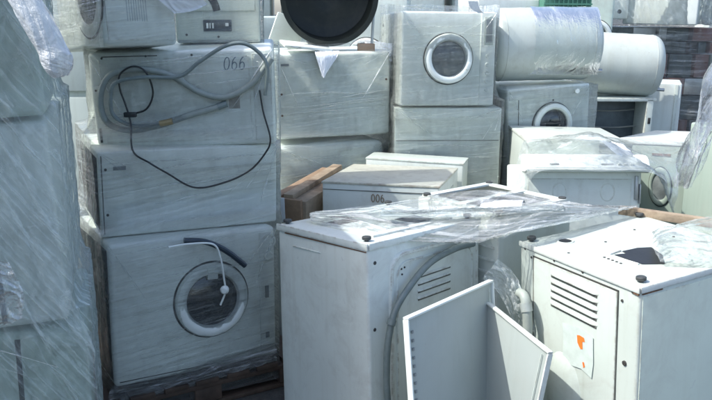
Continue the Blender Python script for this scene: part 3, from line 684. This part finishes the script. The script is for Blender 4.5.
d = App('washing_machine', 'nearest right machine standing upside down with vent louvers and orange sticker scraps', 'washing machine', 'D', W3, .010, seed=31)
d.plate('back_panel', 'F', .085, .04, .520, .905, .0045, W3, .004)
d.plate('panel_seam', 'F', .081, .04, .0835, .908, .0012, SLITG, 0); d.plate('panel_seam', 'F', .080, .9065, .524, .911, .0012, SLOT, 0); d.plate('panel_seam', 'F', .5215, .04, .524, .908, .0012, SLITG, 0)
d.louvers('F', .185, .862, .25, 5, .029, .0165, -.02, W3, lift=.0035)
d.screws('F', [(.03, .925), (.07, .90), (.20, .925), (.35, .925), (.515, .935), (.54, .88), (.50, .895), (.585, .925)], .005)
d.disc('screw', 'F', .56, .66, .009, .004, SLOT)
bm = nbm(); bm.faces.new([bm.verts.new((x, y, .0085)) for x, y in [(.262, .56), (.30, .545), (.36, .555), (.415, .54), (.422, .60), (.418, .70), (.36, .712), (.30, .705), (.258, .70), (.265, .63)]]); d.add('sticker', bm, plain('faded_sticker', (.58, .66, .61), .4, var=.12, scale=25, bump=0), 'F')
bm = nbm(); vs = [(.338, .680), (.352, .684), (.374, .682), (.379, .668), (.366, .664), (.368, .636), (.358, .632), (.350, .640), (.341, .652)]
bm.faces.new([bm.verts.new((x, y, .0096)) for x, y in vs]); d.add('orange_scrap', bm, ORANGE, 'F')
bm = nbm(); vs = [(.368, .585), (.376, .588), (.382, .572), (.374, .564)]
bm.faces.new([bm.verts.new((x, y, .0096)) for x, y in vs]); d.add('orange_scrap', bm, ORANGE, 'F')
d.add('pump_bulge', lathe(nbm(), [(0, .028), (.05, .026), (.085, .015), (.10, .003)], 32, Matrix.Translation((.26, .42, 0)), 1, 1.6), W3, 'F')
d.plate('rim', 'F', -.003, .928, .617, .950, .006, W1, .005)
d.plate('rim', 'R', .003, .928, .638, .950, .005, W1, .005)
d.plate('rust_chip', 'F', .59, .921, .612, .927, .004, RUST, .001)
d.plate('rust_chip', 'R', .01, .922, .10, .926, .0015, RUST, .0)
d.plate('side_panel', 'R', .012, .02, .62, .915, .003, enamel('enamel_side', (.60, .67, .57), .25, .1, seed=11), .002)
for u, v in ((.025, .035), (.575, .045), (.03, .60), (.58, .60)): d.foot(u, v)
d.add('hole_ring', lathe(nbm(), [(.024, 0), (.026, .004), (.033, .004), (.036, 0)], 28, Matrix.Translation((.105, .135, 0))), W3, 'T')
d.disc('bolt_hole', 'T', .105, .135, .024, .0035, BLACK)
bm = nbm(); vs = [(.330, .165), (.345, .21), (.318, .215), (.322, .29), (.345, .335), (.43, .30), (.50, .235), (.46, .17)]
bm.faces.new([bm.verts.new((x, y, .0030)) for x, y in vs]); d.add('torn_opening', bm, BLACK, 'T', label='jagged dark hole torn in the top sheet')
for p in ([(.320, .155), (.312, .215)], [(.30, .14), (.455, .158)]):
    bm = nbm(); tube(bm, [(p[0][0], p[0][1], .003), (p[1][0], p[1][1], .004)], .004, 6, 0); d.add('bent_edge', bm, W1, 'T')
d.holes('T', [(.33+.02*i, .12) for i in range(5)]+[(.20, .25), (.15, .45), (.3, .5), (.22, .05)], .005)
t = thing('pipe_elbow', 'white plastic pipe elbow hooked at the left edge of the nearest right machine', 'pipe', (.655, 2.75, .5))
T_ = Matrix.Translation((-.655, -2.75, -.5))
link('pipe', tube(nbm(), [[0.640, 2.80, 0.735], [0.652, 2.765, 0.735], [0.660, 2.745, 0.70], [0.668, 2.735, 0.62], [0.672, 2.73, 0.50]], .019, 12), plain('old_white_pipe', (.36, .40, .36), .45, var=.2), t, M=T_)
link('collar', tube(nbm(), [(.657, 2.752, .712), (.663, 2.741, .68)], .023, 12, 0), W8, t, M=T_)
tag(link('wood_strip', bx(nbm(), (1.33, 3.05, .975), (.46, .035, .035), math.radians(-33), .003), WOOD), 'narrow brown wood strip along the back edge of the nearest right machine', 'wood strip')

# loose boards leaning between the front machines
def board(label, c0, c1, H, lean, th, mat, edge, flange, fm=None):
    c0, c1 = Vector(c0), Vector(c1); v = (c1-c0); L = v.length; ang = math.atan2(v.y, v.x)
    t = thing('sheet_metal_cover', label, 'panel', (c0.x, c0.y, 0), (0, 0, ang))
    RX = Matrix.Rotation(lean, 4, 'X'); tilt = Matrix.Rotation(-math.asin((c1.z-c0.z)/L), 4, 'Y')
    M = Matrix.Translation((0, 0, c0.z)) @ tilt @ RX
    link('panel', bx(nbm(), (L/2, th/2+.002, -H/2), (L-.004, th-.006, H), 0, .003), mat, t, M=M)
    link('edge_flange', bx(nbm(), (L/2, th/2, 0), (L+.004, th+.006, .008), 0, .003), edge, t, M=M)
    link('edge_flange', bx(nbm(), (L, th/2, -H/2), (.008, th+.006, H-.009), 0, .003), edge, t, M=M)
    link('edge_flange', bx(nbm(), (0, th/2, -H/2), (.007, th+.006, H-.009), 0, .003), edge, t, M=M)
    bm = nbm()
    for i in range(22): bx(bm, (.018, -.001, -.05-i*.030), (.008, .004, .010))
    if flange: link('punched_slots', bm, LABEL, t, M=M)
    else: bm.free()
    link('inner_line', bx(nbm(), (L-.030, -.001, -H/2), (.003, .003, H-.04)), W5, t, M=M)
    return t
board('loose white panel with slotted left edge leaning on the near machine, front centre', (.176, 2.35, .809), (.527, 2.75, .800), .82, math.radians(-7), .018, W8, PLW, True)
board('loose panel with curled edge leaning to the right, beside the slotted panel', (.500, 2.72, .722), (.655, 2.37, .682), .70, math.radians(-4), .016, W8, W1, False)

# ------------------------------------------------------------------ left wrapped pillar
pillar_boxes = []
for i, (l, b, m) in enumerate([
    ('lowest machine inside the film-wrapped pillar on the left', [-1.27, 2.38, .12, 0, .02, .33, .68, .6, .72], W6),
    ('middle machine inside the film-wrapped pillar on the left', [-1.285, 2.38, .85, 0, -.03, .30, .66, .6, .62], W2),
    ('topmost machine inside the film-wrapped pillar on the left', [-1.31, 2.38, 1.48, 0, -.05, .33, .66, .6, .80], W6)]):
    aa = App('washing_machine', l, 'washing machine', b, m, .02, seed=60+i); pillar_boxes.append('washing_machine'+str(60+i))
    aa.plate('seam', 'F', .30, .05, .306, b[8]-.05, .002, SLOT, 0)
    aa.plate('gap', 'F', .47, .02, .485, b[8]-.02, .003, DARK, 0); 
    aa.door('F', .24, b[8]*.5, .16, GLASS if i < 2 else GLASSF)
pallet('pallet under the film-wrapped pillar on the left', -1.27, 2.38, .33, .8, .7, .118)
# unseen fridges added behind the pillar and beside the viewer to cast shade
for i, (x, y, h, rz, l) in enumerate([(-1.63, 2.96, 2.42, .0, 'unseen tall fridge added just behind the left wrapped pillar to cast shade'), (-2.3, 3.9, 2.1, .2, 'unseen tall fridge added at the far left behind the wrapped pillar to cast shade'),
        (-1.55, 1.15, 2.1, 1.4, 'unseen tall fridge added left of the viewer to block sky light, beside the wrapped pillar'), (-1.6, .25, 2.1, 1.5, 'unseen tall fridge added left of the viewer to block sky light, nearer end')]):
    aa = App('refrigerator', l, 'refrigerator', [x, y, 0, 0, 0, rz, .62, .55, h], W5, .02, seed=70+i)
    aa.plate('door', 'F', .01, .02, .61, h*.62, .03, W5, .01); aa.plate('freezer_door', 'F', .01, h*.64, .61, h-.01, .03, W5, .01)
tb = [(-.885, 2.00, 1.92), (-.845, 1.995, 1.82), (-.80, 1.99, 1.73), (-.775, 1.99, 1.67), (-.768, 1.99, 1.625)]
ROLL = tb

# ------------------------------------------------------------------ film
def hull2(P):
    P = sorted(set((round(p[0], 5), round(p[1], 5)) for p in P))
    def half(Q):
        o = []
        for p in Q:
            while len(o) > 1 and (o[-1][0]-o[-2][0])*(p[1]-o[-2][1])-(o[-1][1]-o[-2][1])*(p[0]-o[-2][0]) <= 0: o.pop()
            o.append(p)
        return o[:-1]
    return half(P)+half(P[::-1])
FILMS = {}
def wrap(label, keys, z0, z1, mat, off=.012, amp=.006, seed=0, nth=260, dz=.018, diag=1.5, name='stretch_film', hz=1):
    boxes = [HULLS[k] for k in keys]
    allp = [p for b in boxes for p in b]; cx = sum(p.x for p in allp)/len(allp); cy = sum(p.y for p in allp)/len(allp)
    nz = max(2, int((z1-z0)/dz)); R = np.zeros((nz+1, nth))
    th = np.arange(nth)*2*PI/nth
    for j in range(nz+1):
        z = z0+(z1-z0)*j/nz
        pts = []
        for b in boxes:
            lo, hi = min(p.z for p in b), max(p.z for p in b)
            if lo-.06 <= z <= hi+.06: pts += [(p.x, p.y) for p in b]
        if not pts: pts = [(p.x, p.y) for p in allp]
        H = hull2(pts)
        for i, a in enumerate(th):
            dx, dy = math.cos(a), math.sin(a); best = 9
            for k in range(len(H)):
                x1, y1 = H[k]; x2, y2 = H[(k+1) % len(H)]; nx, ny = (y2-y1), -(x2-x1); L = math.hypot(nx, ny); nx /= L; ny /= L
                den = nx*dx+ny*dy
                if den > 1e-4: best = min(best, ((x1-cx)*nx+(y1-cy)*ny)/den)
            R[j, i] = best
    K = 4; Rs = R.copy()
    for j in range(nz+1): Rs[j] = np.maximum(R[j], R[max(0, j-K):j+K+1].mean(0))
    bm = nbm(); uvl = bm.loops.layers.uv.new('UVMap'); rows = []; per = np.zeros(nth+1)
    for j in range(nz+1):
        z = z0+(z1-z0)*j/nz; row = []
        for i, a in enumerate(th):
            q = Vector((math.cos(a)*2.2, math.sin(a)*2.2, z*diag+a*.6*diag+seed))
            rd = abs(noise.noise(q*5))*amp*1.6+abs(noise.noise(Vector((q.x*2, q.y*2, q.z*14))))*amp*hz+abs(noise.noise(Vector((a*34+z*13, z*1.3, seed))))*amp*(1.2-hz)+abs(noise.noise(Vector((a*7-z*6, z*1.1, seed+3))))*amp*(1.2-hz)*1.5
            r = Rs[j, i]+off+rd
            row.append(bm.verts.new((cx+r*math.cos(a), cy+r*math.sin(a), z+.01*noise.noise(Vector((a*2, seed, 1)))*(1 if j in (0, nz) else 0))))
        rows.append(row)
    s = [0]
    for i in range(nth): s.append(s[-1]+(rows[0][(i+1) % nth].co-rows[0][i].co).length)
    for j in range(nz):
        for i in range(nth):
            k = (i+1) % nth
            f = bm.faces.new((rows[j][i], rows[j][k], rows[j+1][k], rows[j+1][i]))
            zz = (z0+(z1-z0)*j/nz, z0+(z1-z0)*(j+1)/nz)
            for lp, uv in zip(f.loops, ((s[i], zz[0]), (s[i+1], zz[0]), (s[i+1], zz[1]), (s[i], zz[1]))): lp[uvl].uv = (uv[0]+seed*3.3, uv[1])
    FILMS[keys[0]] = tag(link(name, bm, mat), label, 'plastic film'); return FILMS[keys[0]]
def bez(P, t):
    n = len(P)-1; x = t*n; i = min(int(x), n-1); f = x-i
    p0, p1, p2, p3 = P[max(i-1, 0)], P[i], P[i+1], P[min(i+2, n)]
    return .5*((2*p1)+(p2-p0)*f+(2*p0-5*p1+4*p2-p3)*f*f+(3*p1-p0-3*p2+p3)*f**3)
def sheet(label, rows, mat, nu=160, nv=70, amp=.01, ridge=(3, 30), crump=.004, seed=0, name='loose_film', sag=0, edge=.0):
    """draped sheet through rows of control points; ridges run along u"""
    RW = [[Vector(p) for p in r] for r in rows]
    bm = nbm(); uvl = bm.loops.layers.uv.new('UVMap'); G = []
    for j in range(nv+1):
        t = j/nv; row = []
        for i in range(nu+1):
            s_ = i/nu
            te = t+edge*noise.noise(Vector((s_*7, seed, 0)))*(1 if j in (0, nv) else 0)
            p = bez([bez(r, s_) for r in RW], min(1, max(0, te)))
            q1 = Vector((s_*ridge[0]+seed, t*ridge[1]+2.5*noise.noise(Vector((s_*3, t*2, seed))), seed))
            q2 = Vector((s_*26, t*20, seed+9))
            hgt = amp*(abs(noise.noise(q1))*1.6-.3)+crump*2*noise.turbulence(q2*.6, 3, True)
            row.append((p, hgt))
        G.append(row)
    V = []
    for j in range(nv+1):
        row = []
        for i in range(nu+1):
            p, hgt = G[j][i]
            a = G[j][min(i+1, nu)][0]-G[j][max(i-1, 0)][0]; b = G[min(j+1, nv)][i][0]-G[max(j-1, 0)][i][0]
            n = a.cross(b); n = n.normalized() if n.length > 1e-9 else Vector((0, 0, 1))
            row.append(bm.verts.new(p+n*hgt))
        V.append(row)
    LU = sum((Vector(x)-Vector(y)).length for x, y in zip(rows[0], rows[0][1:])); LV = sum((Vector(rows[k][0])-Vector(rows[k+1][0])).length for k in range(len(rows)-1)); LV = max(LV, .15)
    for j in range(nv):
        for i in range(nu):
            f = bm.faces.new((V[j][i], V[j][i+1], V[j+1][i+1], V[j+1][i]))
            for lp, (x, y) in zip(f.loops, ((i, j), (i+1, j), (i+1, j+1), (i, j+1))): lp[uvl].uv = (x/nu*LU+seed, y/nv*LV)
    return tag(link(name, bm, mat), label, 'plastic film')

wrap('stretch film wound around the tall left stack with the coiled hoses', ['S1', 'S2', 'S3'], .05, 1.64, F_CLEAR, seed=1)
wrap('stretch film around the sideways machine and display machine, top left', ['T1', 'T3'], 1.64, 2.15, F_CLEAR, seed=2, amp=.006)
wrap('stretch film around the plain middle machines under the black tub', ['M3', 'M2'], .3, 1.6, F_CLEAR, seed=3)
wrap('stretch film around the porthole machine and cabinet in the middle', ['C3', 'C2'], .55, 1.84, F_CLEAR, seed=4)
wrap('stretch film around the dark-porthole machine below the large tank', ['R1'], .45, 1.34, F_CLEAR, seed=5)
wrap('dense greyish film wound around the left pillar of machines', pillar_boxes, .10, 2.25, F_SIDE, off=.012, amp=.006, seed=6, nth=420, dz=.012, diag=2.4, hz=0)
HULLS['red'] = [Vector((x, y, z)) for x in (2.18, 3.38) for y in (7.02, 7.68) for z in (.14, 1.68)]
HULLS['whi'] = [Vector((x, y, z)) for x in (2.05, 3.11) for y in (6.9, 7.55) for z in (1.70, 2.30)]
wrap('shiny banded film around the reddish casings at the far right', ['red'], .14, 1.69, F_BACK, off=.03, amp=.02, seed=7, diag=.3)
wrap('cloudy film around the machines on top of the reddish casings', ['whi'], 1.70, 2.3, F_CRUMP, off=.02, amp=.02, seed=8)

# bunched folds and tension lines of the wrap, one child mesh each
def foldmat():
    m, nt, p, o = base('film_fold')
    p.inputs['Base Color'].default_value = (.88, .92, .90, 1); p.inputs['Roughness'].default_value = .08; p.inputs['Specular IOR Level'].default_value = .9
    tr = nt.nodes.new('ShaderNodeBsdfTransparent'); mx = nt.nodes.new('ShaderNodeMixShader')
    tc = nt.nodes.new('ShaderNodeTexCoord'); n = noi(nt, tc.outputs['Object'], 14, 5, .7); r = ramp(nt, .38, .62, (.08, .08, .08, 1), (.45, .45, .45, 1)); nt.links.new(n.outputs[0], r.inputs[0])
    nt.links.new(r.outputs[0], mx.inputs[0]); nt.links.new(tr.outputs[0], mx.inputs[1]); nt.links.new(p.outputs[0], mx.inputs[2]); nt.links.new(mx.outputs[0], o.inputs[0])
    return m
FOLD = foldmat()
def folds(film, key, side, n, seed, lift=.016, slope=.10, fan=0):
    A_ = APPS[key]; rnd = random.Random(seed); W_, H_ = (A_.w if side == 'F' else A_.d), A_.h
    M = A_.M @ A_.F(side); lines = []
    for i in range(n):
        v0 = rnd.uniform(.04, H_-.04); ln = rnd.uniform(.35, 1.0)*W_; u0 = rnd.uniform(0, W_-ln); sl = slope+rnd.uniform(-.06, .06)
        lines.append([(u0+ln*k/5, v0+sl*ln*k/5+rnd.uniform(-.006, .006), lift) for k in range(6)])
    for i in range(fan):
        a = rnd.uniform(.15, 1.3); ln = rnd.uniform(.12, .35); cu, cv = (0, H_) if i % 2 else (W_, H_)
        sg = 1 if cu == 0 else -1
        lines.append([(cu+sg*ln*k/4*math.cos(a), cv-ln*k/4*math.sin(a), lift*(.6+.1*k)) for k in range(5)])
    for L in lines:
        rad = rnd.uniform(.0012, .0034)
        bm = tube(nbm(), [M @ Vector(p) for p in L], rad, 7, 6, taper=lambda t, q=rnd.uniform(0, 9): max(.06, math.sin(PI*min(.98, max(.02, t)))**.5*(.7+.5*noise.noise(Vector((t*7, q, 0))))), flat=2.2)
        o = link('film_fold', bm, FOLD, film)
for k_, n_, sd_ in (('S1', 9, 1), ('S2', 7, 2), ('S3', 5, 3)): folds(FILMS['S1'], k_, 'F', n_, sd_, .020, .06, 5)
for k_, n_, sd_ in (('M3', 7, 4), ('M2', 3, 5)): folds(FILMS['M3'], k_, 'F', n_, sd_, .018, .05, 5)
for k_, n_, sd_ in (('C3', 6, 6), ('C2', 5, 7)): folds(FILMS['C3'], k_, 'F', n_, sd_, .018, .03, 5)
folds(FILMS['R1'], 'R1', 'F', 5, 8, .018, .05, 3)
for q_, k_ in enumerate(pillar_boxes): folds(FILMS[pillar_boxes[0]], k_, 'F', 2, 20+q_, .022, -.5, 0)

# film bridging the front machines
sheet('loose streaky film stretched over the bases of the front machines',
      [[(-.18, 2.985, .962), (-.03, 2.87, .958), (.08, 2.77, .962), (.28, 2.77, .945), (.48, 2.77, .950), (.64, 2.775, .992), (.80, 2.86, .998), (.98, 2.97, .998)],
       [(-.19, 3.03, .972), (.02, 2.96, .975), (.18, 2.88, .968), (.38, 2.88, .955), (.55, 2.90, .965), (.70, 2.92, .997), (.88, 2.97, 1.0), (1.06, 3.03, 1.002)],
       [(-.19, 3.07, .975), (.06, 3.10, .975), (.26, 3.08, .970), (.46, 3.10, .975), (.62, 3.12, .985), (.80, 3.08, .997), (.98, 3.07, 1.0), (1.14, 3.08, 1.003)],
       [(-.17, 3.09, .975), (.12, 3.24, .970), (.30, 3.36, .975), (.56, 3.44, .995), (.74, 3.40, .99), (.92, 3.30, .98), (1.06, 3.18, .99), (1.20, 3.13, 1.002)]],
      F_LOOSE, 320, 170, .011, (2.0, 20), .0012, seed=2.3, edge=.012)
sheet('bright twisted rope of film lying across the front machines',
      [[(.10, 2.93, 1.00), (.32, 2.98, .985), (.50, 3.00, .985), (.68, 3.0, 1.0), (.86, 3.04, 1.0)],
       [(.10, 2.94, 1.02), (.32, 3.00, 1.012), (.50, 3.03, 1.012), (.68, 3.03, 1.02), (.86, 3.06, 1.02)],
       [(.12, 2.98, 1.00), (.32, 3.04, .985), (.50, 3.07, .985), (.68, 3.07, 1.0), (.88, 3.09, 1.0)]],
      F_CLOUD, 200, 36, .010, (5, 8), .002, seed=5.1)
sheet('crumpled film heaped on the right corner of the nearest right machine',
      [[(1.06, 2.50, .958), (1.18, 2.47, .962), (1.32, 2.46, .965), (1.52, 2.52, .97)],
       [(1.06, 2.58, .985), (1.20, 2.57, 1.01), (1.34, 2.57, 1.03), (1.52, 2.60, 1.02)],
       [(1.10, 2.70, .985), (1.22, 2.74, 1.02), (1.36, 2.74, 1.05), (1.54, 2.75, 1.06)],
       [(1.16, 2.84, .970), (1.28, 2.90, .99), (1.40, 2.92, 1.01), (1.56, 2.92, 1.02)]],
      F_CRUMP, 190, 140, .016, (3, 7), .0028, seed=7.7, name='crumpled_film')
sheet('clear film draped like a tent over the control fascia machine',
      [[(.80, 3.66, .90), (.84, 3.60, 1.00), (.90, 3.56, 1.055), (1.10, 3.55, 1.065), (1.32, 3.55, 1.065), (1.47, 3.57, 1.03), (1.53, 3.60, .90), (1.60, 3.66, .80)],
       [(.80, 3.80, .95), (.88, 3.74, 1.06), (.98, 3.72, 1.10), (1.15, 3.72, 1.14), (1.32, 3.72, 1.12), (1.46, 3.72, 1.06), (1.55, 3.74, .96), (1.64, 3.80, .84)],
       [(.90, 4.10, 1.08), (1.00, 4.02, 1.10), (1.10, 3.96, 1.14), (1.22, 3.95, 1.19), (1.34, 3.96, 1.15), (1.50, 4.00, 1.08), (1.66, 4.06, 1.02), (1.85, 4.20, 1.00)],
       [(.97, 4.35, 1.075), (1.06, 4.38, 1.08), (1.15, 4.42, 1.09), (1.28, 4.42, 1.10), (1.42, 4.42, 1.09), (1.60, 4.44, 1.08), (1.80, 4.50, 1.06), (2.05, 4.62, 1.04)]],
      F_CRUMP, 240, 170, .012, (5, 7), .0022, seed=3.4, name='crumpled_film')
# hanging curtain at the right edge
rows = []
for k in range(6):
    f = k/5
    rows.append([(1.10-.02*k+.01*math.sin(k*2.1), 2.16+.045*math.sin(k*1.9), 1.90), (1.045-.012*k, 2.15+.04*math.sin(k*2.3), 1.74), (1.01-.015*k, 2.15+.05*math.sin(k*1.7+1), 1.62),
                 (.985-.016*k, 2.15+.04*math.sin(k*2.2+.5), 1.50), (.955-.015*k, 2.14+.04*math.sin(k*1.8), 1.40), (.925-.008*k, 2.15+.02*math.sin(k*2), 1.31)][::1])
rows = [[Vector(p)+Vector((.045, 0, 0)) for p in r] for r in rows]
sheet('twisted strip of shiny film hanging down at the right edge', rows, film_mat('film_curtain', .015, .22, .16, .05, 40, tint=(.88, .93, .91), rough=.06, bump=1.0, top=.6, stretch=2), 220, 90, .011, (2, 8), .001, seed=4.9, name='hanging_film')
for label, pts, m, w0 in (('film knot hanging between the two leaning panels and the pipe elbow', [(.50, 2.83, .78), (.56, 2.82, .73), (.60, 2.80, .66), (.63, 2.79, .58), (.65, 2.78, .50)], F_CLOUD, .035),):
    rows = [[Vector(p)+Vector((.5*w0*k, .3*w0*math.sin(k*2.2), w0*k*.8)) for p in pts] for k in range(4)]
    sheet(label, rows, m, 90, 50, .012, (5, 6), .004, seed=6.6, name='crumpled_film')
sheet('dirty band of film sagging below the lowest left machine',
      [[(-1.06, 3.02, .12), (-.85, 3.14, .10), (-.62, 3.27, .12), (-.38, 3.41, .14)], [(-1.07, 3.00, .16), (-.85, 3.12, .15), (-.62, 3.25, .17), (-.38, 3.39, .19)], [(-1.06, 3.03, .20), (-.85, 3.15, .20), (-.62, 3.28, .22), (-.38, 3.42, .23)]],
      F_LOOSE, 120, 30, .012, (3, 10), .004, seed=9.2)

# film strap over the large tank, film veil over the roll, crinkled patch on the pillar
rows = []
for k in range(5):
    x = 1.12+.11*k
    rows.append([(x+.01*math.sin(a_*2+k), 5.165-.245*math.cos(a_), 1.592+.245*math.sin(a_)) for a_ in [math.radians(-50+i*25) for i in range(9)]])
sheet('band of wrinkled film strapped over the large heater tank', rows, film_mat('film_strap', .02, .20, .14, .1, 16, tint=(.85, .91, .88), rough=.08, bump=.8, top=.6), 150, 80, .003, (2, 5), .0005, seed=8.8)
sheet('crinkled glinting patch of film on the lower front of the left pillar',
      [[(-1.20, 2.000, 1.12), (-1.10, 1.995, 1.14), (-.98, 2.04, 1.10)], [(-1.18, 1.985, 1.02), (-1.07, 1.985, 1.03), (-.95, 2.045, 1.01)], [(-1.16, 1.995, .90), (-1.05, 1.995, .90), (-.96, 2.045, .93)]],
      F_CRUMP, 120, 120, .012, (5, 6), .003, seed=2.2, name='crumpled_film')

rows = []
for i in range(9):
    p = bez([Vector(q) for q in ROLL], i/8*.98); rad = .036*(1+.05*math.sin(i*2.3))*(1 if i < 7 else (.88 if i == 7 else .45))
    rows.append([(p.x+rad*math.cos(t_)*1.05, p.y+rad*math.sin(t_), p.z+.25*rad*math.cos(t_)) for t_ in [i2*2*PI/10 for i2 in range(11)]])
sheet('white bunched roll of film bulging at the upper edge of the left pillar', [list(r_) for r_ in zip(*rows)], film_mat('film_bunched', .50, .5, .35, .2, 30, tint=(.80, .84, .86), rough=.22, bump=1.2, top=.93, stretch=3), 120, 90, .0045, (1.5, 10), .0006, seed=3.9, name='film_roll')
# papers
def paper(label, rows, seed=0, name='paper_sheet', mat=None):
    o = sheet(label, rows, mat or PAPER, 30, 30, .004, (1, 2), .002, seed=seed, name=name); o['category'] = 'paper'; return o
paper('white paper label taped over the corner of the top left machines', [[(-.95, 3.28, 1.93), (-.86, 3.30, 1.93), (-.78, 3.32, 1.93)], [(-.87, 3.31, 1.86), (-.78, 3.33, 1.865), (-.70, 3.35, 1.87)], [(-.79, 3.37, 1.78), (-.72, 3.39, 1.79), (-.65, 3.41, 1.82)]], 1)
paper('folded white paper hanging over the edge below the black tub', [[(-.26, 4.72, 1.56), (-.19, 4.735, 1.563), (-.11, 4.75, 1.56)], [(-.25, 4.67, 1.53), (-.19, 4.675, 1.53), (-.12, 4.70, 1.53)], [(-.215, 4.67, 1.41), (-.20, 4.665, 1.40), (-.19, 4.68, 1.42)]], 2)
paper('small paper curling on top of the grey porthole machine', [[(.66, 4.70, 1.86), (.72, 4.71, 1.86)], [(.68, 4.72, 1.82), (.74, 4.73, 1.81)], [(.73, 4.74, 1.79), (.77, 4.75, 1.79)]], 3)
paper('curled white paper wrapped in film on the middle front machine', [[(.52, 3.10, .998), (.60, 3.055, 1.002), (.68, 3.04, 1.002)], [(.53, 3.115, 1.012), (.61, 3.09, 1.028), (.70, 3.085, 1.034)], [(.54, 3.13, 1.00), (.63, 3.13, 1.02), (.72, 3.13, 1.012)]], 4, mat=plain('printed_grey_paper', (.50, .53, .56), .6, var=.25, scale=40, bump=.05))
paper('white paper pressed under the tent of film right of centre', [[(1.25, 3.86, 1.165), (1.31, 3.86, 1.16), (1.37, 3.87, 1.145)], [(1.30, 3.80, 1.12), (1.36, 3.80, 1.115), (1.42, 3.80, 1.10)], [(1.36, 3.76, 1.07), (1.41, 3.75, 1.065), (1.47, 3.75, 1.05)]], 5)
